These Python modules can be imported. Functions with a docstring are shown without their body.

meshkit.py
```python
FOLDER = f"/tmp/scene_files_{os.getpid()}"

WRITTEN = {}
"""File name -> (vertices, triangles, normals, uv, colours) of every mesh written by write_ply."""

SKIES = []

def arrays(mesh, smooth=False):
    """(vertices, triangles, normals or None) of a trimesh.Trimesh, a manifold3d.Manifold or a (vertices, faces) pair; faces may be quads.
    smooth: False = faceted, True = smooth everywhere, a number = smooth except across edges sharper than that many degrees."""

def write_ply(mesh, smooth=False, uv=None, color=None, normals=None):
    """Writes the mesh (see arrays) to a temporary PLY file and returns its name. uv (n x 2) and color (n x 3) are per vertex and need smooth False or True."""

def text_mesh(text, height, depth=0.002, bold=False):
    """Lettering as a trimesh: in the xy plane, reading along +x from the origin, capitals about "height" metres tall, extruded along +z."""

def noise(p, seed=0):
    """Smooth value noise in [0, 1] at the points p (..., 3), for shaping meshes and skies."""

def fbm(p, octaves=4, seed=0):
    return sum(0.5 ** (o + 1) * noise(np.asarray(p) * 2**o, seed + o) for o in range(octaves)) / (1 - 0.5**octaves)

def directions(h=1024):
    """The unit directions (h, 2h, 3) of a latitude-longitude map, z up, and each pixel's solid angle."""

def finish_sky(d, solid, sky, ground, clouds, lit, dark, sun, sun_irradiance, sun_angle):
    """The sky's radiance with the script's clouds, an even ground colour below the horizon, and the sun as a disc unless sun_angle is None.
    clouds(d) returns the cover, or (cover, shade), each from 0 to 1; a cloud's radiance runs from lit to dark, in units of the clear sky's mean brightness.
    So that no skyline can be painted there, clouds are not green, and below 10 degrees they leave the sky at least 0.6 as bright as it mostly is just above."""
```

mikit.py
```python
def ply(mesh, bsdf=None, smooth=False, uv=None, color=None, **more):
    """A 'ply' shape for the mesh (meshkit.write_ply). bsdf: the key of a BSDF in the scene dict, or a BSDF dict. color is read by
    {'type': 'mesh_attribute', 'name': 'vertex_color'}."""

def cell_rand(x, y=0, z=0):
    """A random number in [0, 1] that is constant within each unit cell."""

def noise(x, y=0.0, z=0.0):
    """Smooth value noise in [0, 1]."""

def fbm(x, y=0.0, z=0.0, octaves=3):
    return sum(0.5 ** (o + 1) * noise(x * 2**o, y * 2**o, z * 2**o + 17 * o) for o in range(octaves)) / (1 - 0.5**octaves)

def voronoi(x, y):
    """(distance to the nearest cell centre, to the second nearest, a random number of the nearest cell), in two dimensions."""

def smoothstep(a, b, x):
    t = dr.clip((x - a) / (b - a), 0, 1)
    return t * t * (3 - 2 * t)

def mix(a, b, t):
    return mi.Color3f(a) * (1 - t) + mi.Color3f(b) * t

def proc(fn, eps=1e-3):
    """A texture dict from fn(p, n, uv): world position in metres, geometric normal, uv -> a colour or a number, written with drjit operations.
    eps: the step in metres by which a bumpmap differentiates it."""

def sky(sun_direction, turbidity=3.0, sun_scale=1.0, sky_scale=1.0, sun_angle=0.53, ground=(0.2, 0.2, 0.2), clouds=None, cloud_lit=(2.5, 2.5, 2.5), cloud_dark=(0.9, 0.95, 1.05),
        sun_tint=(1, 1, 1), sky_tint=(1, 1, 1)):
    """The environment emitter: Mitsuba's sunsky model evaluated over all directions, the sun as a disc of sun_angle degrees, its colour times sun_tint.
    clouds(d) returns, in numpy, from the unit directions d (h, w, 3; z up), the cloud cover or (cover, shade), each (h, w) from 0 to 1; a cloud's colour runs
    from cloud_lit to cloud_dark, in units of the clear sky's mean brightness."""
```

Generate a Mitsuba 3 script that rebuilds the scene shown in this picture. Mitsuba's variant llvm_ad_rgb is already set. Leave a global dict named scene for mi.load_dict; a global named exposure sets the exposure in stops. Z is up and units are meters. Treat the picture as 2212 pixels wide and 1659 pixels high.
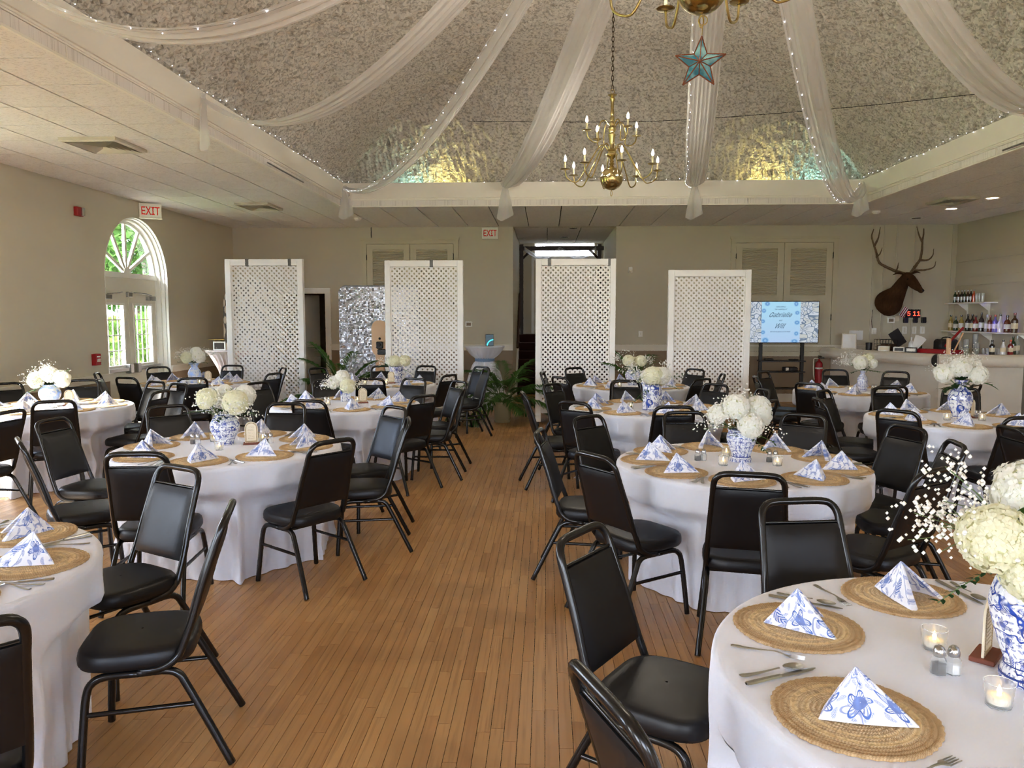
import math, random
import numpy as np, trimesh, shapely, shapely.geometry as sg
import drjit as dr, mitsuba as mi, mikit
from meshkit import text_mesh, fbm as nfbm, noise as nnoise

scene, labels = {}, {}
T = mi.ScalarTransform4f
PI = math.pi
rng = np.random.default_rng(7)

# ------------------------------------------------------------------ camera, sky, exposure
CAM_H, YAW, PITCH, FPX = 1.68, 0.0447, 0.0886, 1650.0
fwd = [-math.sin(YAW) * math.cos(PITCH), math.cos(YAW) * math.cos(PITCH), -math.sin(PITCH)]
scene['camera'] = {'type': 'perspective', 'fov_axis': 'x', 'fov': math.degrees(2 * math.atan(1106 / FPX)), 'near_clip': 0.05, 'far_clip': 300.0,
                   'to_world': T().look_at(origin=[0, 0, CAM_H], target=[fwd[0], fwd[1], CAM_H + fwd[2]], up=[0, 0, 1])}
exposure = 2.65
SKY_GAIN = 13.0
SUN_GAIN = 4.2
scene['sky'] = dict(sampling_weight=7.0, **mikit.sky([-0.62, -0.5, 0.60], turbidity=3.5, sun_scale=SUN_GAIN, sky_scale=SKY_GAIN, sun_angle=1.5, ground=(0.22, 0.22, 0.2),
                         clouds=lambda d: (np.clip((nfbm(d * np.array([3, 3, 6]), 4, 5) - 0.3) * 3.0, 0, 1) * 0.8, np.clip(nfbm(d * 4.0, 3, 9), 0, 1) * 0.5),
                         cloud_lit=(2.6, 2.6, 2.6), cloud_dark=(1.1, 1.12, 1.16), sky_tint=(0.86, 0.97, 1.18), sun_tint=(0.82, 0.96, 1.18)))

# ------------------------------------------------------------------ helpers
def C(r, g=None, b=None):
    if g is None: r, g, b = (int(r[i:i + 2], 16) for i in (0, 2, 4))
    f = lambda c: (c / 255 / 12.92) if c <= 10 else ((c / 255 + 0.055) / 1.055) ** 2.4
    return [f(r), f(g), f(b)]
def rgb(c): return {'type': 'rgb', 'value': [float(x) for x in c]}
def mat(name, color, rough=0.6, metallic=0.0, spec=0.5, two=True, bump=None, scale=0.01, **kw):
    base = {'type': 'principled', 'base_color': color if isinstance(color, dict) else rgb(color), 'roughness': rough, 'metallic': metallic, 'specular': spec, **kw}
    if metallic: base.pop('specular')
    if bump is not None: base = {'type': 'bumpmap', 'tex': bump, 'scale': scale, 'bsdf': base}
    scene[name] = {'type': 'twosided', 'bsdf': base} if two else base
    return name
used = {}
def numbered(name):
    n = used.get(name, 0); used[name] = n + 1
    return name if n == 0 else '%s_%03d' % (name, n)
def tag(key, label=None, cat=None, group=None, kind=None):
    d = {}
    if label: d['label'] = label
    if cat: d['category'] = cat
    if group: d['group'] = group
    if kind: d['kind'] = kind
    labels[key] = d
    return key
def thing(name, label, cat, group=None): return tag(numbered(name), label, cat, group)
def child(parent, name): return numbered(parent + '__' + name)
def put(key, mesh, m, smooth=False, uv=None, to_world=None, **more):
    d = dict(mikit.ply(mesh, m, smooth, uv=uv, **more))
    if to_world is not None: d['to_world'] = to_world
    scene[key] = d
    return key
def part(parent, name, mesh, m, smooth=False, label=None, kind=None, uv=None, to_world=None, **more):
    k = put(child(parent, name), mesh, m, smooth, uv, to_world, **more)
    if label or kind: tag(k, label, None, None, kind)
    return k
def solo(name, mesh, m, label, cat, group=None, smooth=False, kind=None, uv=None, to_world=None, **more):
    k = numbered(name); put(k, mesh, m, smooth, uv, to_world, **more); tag(k, label, cat, group, kind); return k
def struct(name, mesh, m, smooth=False, label=None, uv=None):
    put(name, mesh, m, smooth, uv); tag(name, label, None, None, 'structure'); return name
def proto(*parts): return [(n, dict(mikit.ply(me, m, sm, **(x[0] if x else {}))), sub) for (n, me, m, sm, sub, *x) in parts]
def place(key, pr, tw):
    """one entry per part of a prototype under the thing's key; sub names the part a sub-part belongs to"""
    for n, d, sub in pr:
        k = child(key, n) if not sub else child(key + '__' + sub, n)
        scene[k] = {**d, 'to_world': tw}
def M4(x=0, y=0, z=0, rz=0, s=1.0, sx=None):
    t = T().translate([x, y, z]).rotate([0, 0, 1], math.degrees(rz))
    return t.scale([s if sx is None else sx, s, s])
cat = trimesh.util.concatenate
def mesh(v, f): return trimesh.Trimesh(np.asarray(v, float), np.asarray(f, int), process=False)
def box(x0, x1, y0, y1, z0, z1):
    b = trimesh.creation.box([x1 - x0, y1 - y0, z1 - z0]); b.apply_translation([(x0 + x1) / 2, (y0 + y1) / 2, (z0 + z1) / 2]); return b
def rbox(x0, x1, y0, y1, z0, z1, r=0.004):
    v = []
    for a, b, c in ((r, r, 0), (r, 0, r), (0, r, r)):
        for X in (x0 + a, x1 - a):
            for Y in (y0 + b, y1 - b):
                for Z in (z0 + c, z1 - c): v.append((X, Y, Z))
    return trimesh.convex.convex_hull(np.array(v))
def rotz(m, a, o=(0, 0, 0)): m.apply_transform(trimesh.transformations.rotation_matrix(a, [0, 0, 1], o)); return m
def rot(m, a, ax, o=(0, 0, 0)): m.apply_transform(trimesh.transformations.rotation_matrix(a, ax, o)); return m
def mv(m, x=0, y=0, z=0): m.apply_translation([x, y, z]); return m
def tube(pts, r, n=8, cap=True, closed=False, flat=1.0, up0=None):
    p = np.asarray(pts, float); N = len(p); r = np.broadcast_to(np.asarray(r, float), (N,))
    t = np.gradient(p, axis=0) if not closed else np.roll(p, -1, 0) - np.roll(p, 1, 0)
    t /= np.linalg.norm(t, axis=1, keepdims=True) + 1e-12
    a = np.array(up0 if up0 is not None else ([0, 0, 1.0] if abs(t[0, 2]) < 0.9 else [1.0, 0, 0])); u = np.cross(t[0], a); u /= np.linalg.norm(u)
    v, ang = [], np.arange(n) * 2 * PI / n
    for i in range(N):
        u = u - t[i] * (u @ t[i]); u /= np.linalg.norm(u) + 1e-12
        w = np.cross(t[i], u)
        v.append(p[i] + r[i] * (np.cos(ang)[:, None] * u + flat * np.sin(ang)[:, None] * w))
    v = np.concatenate(v); f = []
    k = np.arange(n); k2 = (k + 1) % n
    for i in range(N if closed else N - 1):
        a0, b0 = i * n, ((i + 1) % N) * n
        f += np.stack([a0 + k, a0 + k2, b0 + k2], 1).tolist() + np.stack([a0 + k, b0 + k2, b0 + k], 1).tolist()
    if cap and not closed:
        v = np.vstack([v, p[0], p[-1]]); c0, c1 = len(v) - 2, len(v) - 1; L = (N - 1) * n
        f += np.stack([k2, k, k * 0 + c0], 1).tolist() + np.stack([L + k, L + k2, k * 0 + c1], 1).tolist()
    return mesh(v, f)
def smoothline(pts, n=8):
    p = np.asarray(pts, float); out = []
    q = np.vstack([2 * p[0] - p[1], p, 2 * p[-1] - p[-2]])
    for i in range(1, len(q) - 2):
        for s in np.linspace(0, 1, n, endpoint=False):
            a, b, c, d = q[i - 1:i + 3]
            out.append(0.5 * (2 * b + (c - a) * s + (2 * a - 5 * b + 4 * c - d) * s * s + (3 * b - a - 3 * c + d) * s ** 3))
    return np.array(out + [p[-1]])
def lathe(prof, n=32, uvs=False):
    """prof: (r, z) from bottom to top"""
    p = np.asarray(prof, float); a = np.arange(n + 1) * 2 * PI / n
    v = np.stack([np.outer(p[:, 0], np.cos(a)), np.outer(p[:, 0], np.sin(a)), np.repeat(p[:, 1:2], n + 1, 1)], -1).reshape(-1, 3)
    i, j = np.meshgrid(np.arange(len(p) - 1), np.arange(n), indexing='ij'); i, j = i.ravel(), j.ravel(); w = n + 1
    f = np.vstack([np.stack([i * w + j, i * w + j + 1, (i + 1) * w + j + 1], 1), np.stack([i * w + j, (i + 1) * w + j + 1, (i + 1) * w + j], 1)])
    m = mesh(v, f)
    if not uvs: return m
    L = np.r_[0, np.cumsum(np.linalg.norm(np.diff(p, axis=0), axis=1))]
    return m, np.stack([np.tile(a / (2 * PI), len(p)), np.repeat(L, w)], 1)
def lathe_s(prof, n=32, k=5): return lathe(smoothline(prof, k), n)
def plate(poly, t): return cat([trimesh.creation.extrude_polygon(g, t, engine='earcut') for g in getattr(poly, 'geoms', [poly])])
def on_xz(m, y):     # polygon drawn in (x, z), extruded away from the camera from depth y
    v = m.vertices.copy(); m.vertices = np.stack([v[:, 0], y + v[:, 2], v[:, 1]], 1); m.invert(); return m
def on_yz(m, x, sgn=1):
    v = m.vertices.copy(); m.vertices = np.stack([x + sgn * v[:, 2], v[:, 0], v[:, 1]], 1)
    if sgn < 0: m.invert()
    return m
def rrect(x0, y0, x1, y1, r): return sg.box(x0 + r, y0 + r, x1 - r, y1 - r).buffer(r, 6)
def grid(P, closed=False):
    """P: (a, b, 3) points -> surface"""
    a, b = P.shape[:2]; i, j = np.meshgrid(np.arange(a - 1), np.arange(b if closed else b - 1), indexing='ij'); i, j = i.ravel(), j.ravel(); j2 = (j + 1) % b
    return mesh(P.reshape(-1, 3), np.vstack([np.stack([i * b + j, i * b + j2, (i + 1) * b + j2], 1), np.stack([i * b + j, (i + 1) * b + j2, (i + 1) * b + j], 1)]))
ico1, ico2 = trimesh.creation.icosphere(1), trimesh.creation.icosphere(2)
def ball(r, x=0, y=0, z=0, s=2, sc=(1, 1, 1)): 
    m = (ico2 if s == 2 else ico1 if s == 1 else trimesh.creation.icosphere(s)).copy(); m.apply_scale(np.array(sc) * r); m.apply_translation([x, y, z]); return m
def dots(pts, r):
    """many little octahedra as one mesh"""
    o = np.array([[1, 0, 0], [-1, 0, 0], [0, 1, 0], [0, -1, 0], [0, 0, 1], [0, 0, -1.0]]); fo = np.array([[0, 2, 4], [2, 1, 4], [1, 3, 4], [3, 0, 4], [2, 0, 5], [1, 2, 5], [3, 1, 5], [0, 3, 5]])
    p = np.asarray(pts, float); r = np.broadcast_to(r, (len(p),))
    return mesh((p[:, None] + o[None] * r[:, None, None]).reshape(-1, 3), (fo[None] + 6 * np.arange(len(p))[:, None, None]).reshape(-1, 3))
P = mikit.proc
mix, fbm, noise, voronoi, sstep, crand = mikit.mix, mikit.fbm, mikit.noise, mikit.voronoi, mikit.smoothstep, mikit.cell_rand

# ------------------------------------------------------------------ materials
def f_wall(a, b):
    return P(lambda p, n, uv: mix(a, b, fbm(p.x * 0.9, p.y * 0.9, p.z * 0.9, 2)))
mat('m_wall', P(lambda p, n, uv: mix(C(196, 188, 166), C(202, 194, 174), noise(p.x * 0.7, p.y * 0.7, p.z * 0.7))), 0.75, spec=0.25)
mat('m_wall_low', C(140, 122, 100), 0.7, spec=0.25)
mat('m_wall_bar', C(196, 188, 170), 0.7, spec=0.25)
mat('m_white', C(238, 236, 228), 0.45)
mat('m_trim', C(222, 216, 200), 0.5)
mat('m_shutter', C(196, 188, 162), 0.55)
mat('m_lattice', C(242, 240, 236), 0.5)
mat('m_gap', C(48, 44, 40), 0.9)
mat('m_floor_gap', C(45, 26, 14), 0.8)
mat('m_dark', C(28, 26, 25), 0.6)
mat('m_black', C(16, 16, 17), 0.35)
def f_board(p, n, uv):
    tone = uv.x
    g = fbm(p.x * 90 + tone * 50, p.y * 3.0 + tone * 31, tone * 9, 3)
    q = noise(p.x * 26 + tone * 77, p.y * 1.3, 3.0)
    c = mix(C(166, 120, 70), C(188, 144, 90), tone)
    c = mix(c, C(146, 100, 56), 0.5 * sstep(0.45, 0.8, g))
    c = mix(c, C(186, 140, 90), 0.3 * sstep(0.5, 0.9, q))
    w = fbm(p.x * 2.2, p.y * 2.2, 5.0, 3)
    return mix(c, C(138, 98, 60), 0.35 * sstep(0.5, 0.75, w))
mat('m_board', P(f_board), P(lambda p, n, uv: 0.3 + 0.18 * fbm(p.x * 3, p.y * 3, 1.0, 3)), spec=0.5)
mat('m_tile', P(lambda p, n, uv: mix(C(226, 221, 213), C(210, 204, 195), sstep(0.52, 0.72, fbm(p.x * 60, p.y * 95, 2.0, 3)))), 0.85, spec=0.15,
    bump=P(lambda p, n, uv: fbm(p.x * 55, p.y * 90, 0.0, 3), 2e-3), scale=0.014)
mat('m_vault', P(lambda p, n, uv: mix(C(216, 210, 198), C(170, 163, 150), sstep(0.42, 0.72, fbm(p.x * 36, p.y * 52, p.z * 40, 3)))), 0.95, spec=0.1,
    bump=P(lambda p, n, uv: fbm(p.x * 30, p.y * 44, p.z * 34, 3), 4e-3), scale=0.06)
mat('m_cove', C(232, 227, 214), 0.6, spec=0.3)
mat('m_chrome', C(200, 200, 200), 0.18, 1.0)
mat('m_steel', C(160, 160, 158), 0.3, 1.0)
mat('m_brass', C(198, 178, 122), 0.18, 1.0)
mat('m_tube', C(9, 9, 10), 0.2, spec=0.5, clearcoat=0.25, clearcoat_gloss=0.9)
mat('m_vinyl', C(15, 15, 17), 0.42, spec=0.4)
mat('m_cloth', P(lambda p, n, uv: mix(C(222, 224, 232), C(228, 230, 236), noise(p.x * 4, p.y * 4, p.z * 4))), 0.7, spec=0.2, sheen=0.3)
mat('m_red', C(150, 24, 28), 0.4)
mat('m_exit', C(235, 230, 215), 0.5)
mat('m_red_letter', C(215, 40, 30), 0.5)
mat('m_carpet', C(46, 24, 20), 0.95, spec=0.1)
mat('m_wood', C(70, 40, 26), 0.5)
scene['m_glass'] = {'type': 'thindielectric', 'int_ior': 1.5}
scene['m_sheer'] = {'type': 'blendbsdf', 'weight': 0.62, 'a': {'type': 'thindielectric', 'int_ior': 1.02},
                    'b': {'type': 'principledthin', 'base_color': rgb(C(236, 234, 232)), 'roughness': 0.5, 'diff_trans': 0.8}}
def emit(c, s, w=None):
    d = {'type': 'area', 'radiance': rgb([x * s for x in c])}
    if w is not None: d['sampling_weight'] = w
    return d

# ------------------------------------------------------------------ the room
XL, XR, YB, YF, ZC = -6.27, 7.87, 15.2, -4.0, 3.43       # left, right, back, front walls; ceiling
TX0, TX1, TY0, TY1 = -3.29, 4.94, -3.0, 12.37            # tray opening
AY0, AY1 = 10.67, 12.48; AYC, AR = (AY0 + AY1) / 2, (AY1 - AY0) / 2; ASP = 2.27   # arched exit
def archpoly(y0, y1, z0, zs):
    c, r = (y0 + y1) / 2, (y1 - y0) / 2; a = np.linspace(0, PI, 33)
    return sg.Polygon([(y0, z0), (y1, z0)] + [(c + r * math.cos(t), zs + r * math.sin(t)) for t in a])
# floor
put('floor', box(XL - 0.35, XR + 0.35, YF - 0.3, 19.0, -0.12, -0.006), 'm_floor_gap'); tag('floor', 'brown strip hardwood floor', None, None, 'structure')
BW = 0.0555
def boardmesh(x0, x1, y0, y1, z):
    v = np.array([[x0, y0, z], [x1, y0, z], [x1, y1, z], [x0, y1, z], [x0, y0, -0.006], [x1, y0, -0.006], [x1, y1, -0.006], [x0, y1, -0.006]])
    return v, np.array([[0, 1, 2], [0, 2, 3], [4, 5, 1], [4, 1, 0], [5, 6, 2], [5, 2, 1], [6, 7, 3], [6, 3, 2], [7, 4, 0], [7, 0, 3]])
boards = []
nx = int((XR - XL) / BW)
for i in range(nx):
    x0 = XL + i * BW; y = YF - rng.random() * 0.8
    while y < YB + 1.2:
        L = 0.28 + 0.75 * rng.random() ** 1.3
        boards.append((x0 + 0.0011, x0 + BW - 0.0011, max(y, YF) + 0.0009, y + L - 0.0009, -rng.random() * 0.0006, float(np.clip(rng.normal(0.5, 0.24), 0, 1))))
        y += L
def board_score(b):
    xc, yc = (b[0] + b[1]) / 2, (b[2] + b[3]) / 2
    lo, hi = -1.28 + 0.05 * (yc - 3), 0.12 + 0.02 * (yc - 3)
    ok = yc > 2.55 and lo < xc < hi and yc < 9
    return -1 if not ok else (b[3] - b[2]) / max(yc, 2.5) ** 2
order = sorted(range(len(boards)), key=lambda i: -board_score(boards[i]))
chosen = set(i for i in order[:300] if board_score(boards[i]) > 0)
rv, rf, ru, n0 = [], [], [], 0
for i, b in enumerate(boards):
    if b[3] - b[2] < 0.02: continue
    v, f = boardmesh(*b[:5]); u = np.full((8, 2), b[5])
    if i in chosen: part('floor', 'board', mesh(v, f), 'm_board', uv=u)
    else: rv.append(v); rf.append(f + n0); ru.append(u); n0 += 8
part('floor', 'boards_beyond', mesh(np.vstack(rv), np.vstack(rf)), 'm_board', uv=np.vstack(ru), kind='stuff')
# recess floor
# walls
WT = 0.3
holes = [archpoly(AY0, AY1, 0.0, ASP)] + [archpoly(c - 0.85, c + 0.85, 0.75, 2.25) for c in (6.3, 2.2, -1.6)]
lw = sg.box(YF - 0.3, -0.1, YB + 0.3, 5.9)
for h in holes: lw = lw.difference(h)
struct('wall_left', on_yz(plate(lw, WT), XL, -1), 'm_wall', label='greige left wall pierced by the arched exit')
low = sg.box(YF, 0.0, YB, 0.76)
for h in holes: low = low.difference(h)
part('wall_left', 'wainscot', on_yz(plate(low, 0.012), XL, 1), 'm_wall_low', label='brown painted lower wall')
struct('trim_1', cat([box(XL, XL + 0.03, a, b, 0.75, 0.85) for a, b in ((YF, AY0), (AY1, YB))] + [box(XL, XL + 0.045, a, b, 0.835, 0.86) for a, b in ((YF, AY0), (AY1, YB))]), 'm_trim', label='cream chair rail on the left wall')
struct('baseboard_left', cat([box(XL, XL + 0.025, a, b, 0.0, 0.14) for a, b in ((YF, AY0), (AY1, YB))]), 'm_trim')
bw = sg.box(XL - 0.3, -0.1, XR + 0.3, 5.9).difference(sg.box(-0.66, -0.2, 1.36, ZC)).difference(sg.box(-5.25, -0.2, -4.42, 2.13))
struct('wall_back', on_xz(plate(bw, 0.25), YB), 'm_wall', label='beige back wall')
lowb = sg.box(XL, 0.0, XR, 1.0).difference(sg.box(-0.66, -0.2, 1.36, ZC)).difference(sg.box(-5.34, -0.2, -4.33, 2.13))
part('wall_back', 'wainscot', on_xz(plate(lowb, 0.012), YB - 0.012), 'm_wall_low', label='taupe painted lower wall')
struct('trim_2', cat([box(a, b, YB - 0.03, YB, 1.0, 1.11) for a, b in ((XL, -5.34), (-4.33, -0.66), (1.36, 6.2))] + [box(a, b, YB - 0.05, YB, 1.09, 1.12) for a, b in ((XL, -5.34), (-4.33, -0.66), (1.36, 6.2))]), 'm_trim', label='cream chair rail on the back wall')
struct('baseboard_back', cat([box(a, b, YB - 0.03, YB, 0.0, 0.16) for a, b in ((XL, -5.34), (-4.33, -0.66), (1.36, 6.2))]), 'm_trim')
struct('wall_right', box(XR, XR + 0.25, YF - 0.3, YB + 0.3, -0.1, 5.9), 'm_wall_bar', label='off white right wall behind the bar')
struct('trim_3', cat([box(XR - 0.018, XR, YF, YB, z, z + h) for z, h in ((2.83, 0.012), (2.70, 0.012), (2.40, 0.012), (2.25, 0.012))] + [box(XR - 0.012, XR, YF, YB, 2.71, 2.83), box(XR - 0.012, XR, YF, YB, 2.26, 2.40)]), 'm_wall_bar', label='flat horizontal batten strips on the right wall')
struct('trim_4', cat([box(x - w, x + w, YB - 0.02, YB, 1.1, ZC) for x, w in ((6.30, 0.018), (6.50, 0.014), (6.74, 0.018), (7.08, 0.014), (7.80, 0.03))]), 'm_wall_bar', label='vertical batten strips on the back wall beside the elk head')
fw = sg.box(XL - 0.3, -0.1, XR + 0.3, 5.9)
for c in (-3.6, 0.8, 5.2): fw = fw.difference(sg.box(c - 1.4, 0.7, c + 1.4, 3.0))
struct('wall_front', on_xz(plate(fw, 0.3), YF - 0.3), 'm_wall')
# recess with the stairs
RX0, RX1, RY = -0.66, 1.36, 18.6
struct('wall_recess_left', box(RX0 - 0.2, RX0, YB + 0.25, RY + 0.2, -0.1, ZC + 0.3), 'm_wall')
struct('wall_recess_right', box(RX1, RX1 + 0.2, YB + 0.25, RY + 0.2, -0.1, ZC + 0.3), 'm_wall')
rb = sg.box(RX0, -0.1, RX1, ZC + 0.3).difference(sg.box(-0.28, 3.10, 1.16, 3.50))
struct('wall_recess_back', on_xz(plate(rb, 0.2), RY), 'm_wall')
part('wall_recess_back', 'door_casing', cat([box(-0.36, -0.30, RY - 0.03, RY, 1.26, 3.1), box(1.18, 1.24, RY - 0.03, RY, 1.26, 3.1), box(-0.36, 1.24, RY - 0.04, RY, 3.02, 3.10)]), 'm_white')
w = 'window_2'
put(w, cat([box(-0.28, 1.16, RY + 0.02, RY + 0.06, z, z + 0.02) for z in (3.10, 3.26, 3.42)] + [box(x - 0.006, x + 0.006, RY + 0.02, RY + 0.06, 3.1, 3.44) for x in np.linspace(-0.27, 1.15, 9)]), 'm_white'); tag(w, 'narrow leaded window high above the stairs', None, None, 'structure')
part(w, 'pane', box(-0.28, 1.16, RY + 0.038, RY + 0.04, 3.1, 3.44), 'm_glass')
# stairs
st = 'stairs'
RZ, RN, S0 = 0.18, 7, 16.4
put(st, box(RX0 + 0.04, RX1 - 0.02, S0 + 0.22 * RN, RY, 0.0, RZ * RN - 0.01), 'm_carpet'); tag(st, 'dark carpeted stairs rising to the landing', None, None, 'structure')
for k in range(RN):
    y0 = S0 + 0.22 * k
    part(st, 'step', box(RX0 + 0.04, RX1 - 0.02, y0, S0 + 0.22 * RN, RZ * k, RZ * (k + 1) - 0.004), 'm_carpet')
    part(st, 'nosing', box(RX0 + 0.04, RX1 - 0.02, y0 - 0.02, y0 + 0.012, RZ * (k + 1) - 0.012, RZ * (k + 1)), 'm_wood')
part(st, 'stringer', on_yz(plate(sg.Polygon([(S0 - 0.15, 0), (S0 + 0.22 * RN, 1.1), (RY, 1.1), (RY, 1.4), (S0 + 0.22 * RN - 0.1, 1.4), (S0 - 0.15, 0.22)]), 0.04), RX0), 'm_white')
# room behind the open door
struct('wall_hall', cat([box(-6.2, -3.4, 18.0, 18.1, 0, 2.7), box(-6.2, -6.1, 15.45, 18, 0, 2.7), box(-3.5, -3.4, 15.45, 18, 0, 2.7), box(-6.2, -3.4, 15.45, 18.1, 2.7, 2.8)]), 'm_wall_low')
d2 = 'door_2'
put(d2, cat([box(-4.42, -4.31, YB - 0.035, YB, 0, 2.24), box(-5.36, -5.25, YB - 0.035, YB, 0, 2.24), box(-5.36, -4.31, YB - 0.045, YB, 2.13, 2.24)]), 'm_white'); tag(d2, 'white cased doorway to a dark hall in the back wall', None, None, 'structure')
part(d2, 'leaf', rotz(box(0, 0.82, 0, 0.045, 0.01, 2.12), math.radians(62), (0, 0, 0)).apply_translation([-5.22, YB + 0.26, 0]), 'm_trim')
part(d2, 'handle', cat([ball(0.03, -4.88, YB + 0.85, 1.0), tube([(-4.93, YB + 0.88, 1.0), (-4.86, YB + 0.84, 1.0)], 0.012)]), 'm_steel', smooth=True)
solo('picture_frame', cat([box(-4.98, -4.55, 17.95, 17.99, 0.95, 1.95)]), 'm_dark', 'dark tall picture hanging inside the hall behind the doorway', 'picture')

# ceiling
cl = sg.box(XL - 0.3, YF - 0.3, XR + 0.3, RY + 0.2).difference(sg.box(TX0 - 0.3, TY0 - 0.3, TX1 + 0.3, TY1 + 0.3))
c0 = plate(cl, 0.05); mv(c0, 0, 0, ZC + 0.014)
struct('ceiling', c0, 'm_gap', label='acoustic tile ceiling around the raised vault')
TS = 0.5955
def tile(x0, x1, y0, y1):
    g, e = 0.010, 0.0035
    v = np.array([[x0 + g, y0 + e, ZC], [x1 - g, y0 + e, ZC], [x1 - g, y1 - e, ZC], [x0 + g, y1 - e, ZC], [x0 + g / 2, y0 + g / 2, ZC + 0.016], [x1 - g / 2, y0 + g / 2, ZC + 0.016], [x1 - g / 2, y1 - g / 2, ZC + 0.016], [x0 + g / 2, y1 - g / 2, ZC + 0.016]])
    return mesh(v, [[0, 2, 1], [0, 3, 2], [0, 1, 5], [0, 5, 4], [1, 2, 6], [1, 6, 5], [2, 3, 7], [2, 7, 6], [3, 0, 4], [3, 4, 7]])
xs = [XL + max(0, i) * TS for i in range(5)] + [TX0]
xs_r = list(np.arange(TX1, XR, TS)) + [XR]
xs_m = [TX0 + i * (TX1 - TX0) / 14 for i in range(15)]
rest = []
for k in range(-28, 6):
    y0, y1 = TY1 + k * TS, min(TY1 + (k + 1) * TS, YB)
    if y0 >= YB: break
    for row in ((xs, 1), (xs_r, 1), (xs_m, k >= 0)):
        if not row[1]: continue
        for a, b in zip(row[0][:-1], row[0][1:]):
            m = tile(a, b, y0, y1)
            if y1 > 4.2 or k >= 0: part('ceiling', 'tile', m, 'm_tile')
            else: rest.append(m)
for k in range(6):
    for a, b in zip(np.linspace(RX0, RX1, 4)[:-1], np.linspace(RX0, RX1, 4)[1:]): part('ceiling', 'tile', tile(a, b, YB + k * 0.57, YB + (k + 1) * 0.57), 'm_tile')
part('ceiling', 'tiles_overhead', cat(rest + [box(TX0 - 0.3, TX1 + 0.3, YF, TY0, ZC + 0.01, ZC + 0.05)]), 'm_tile', kind='stuff')
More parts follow.
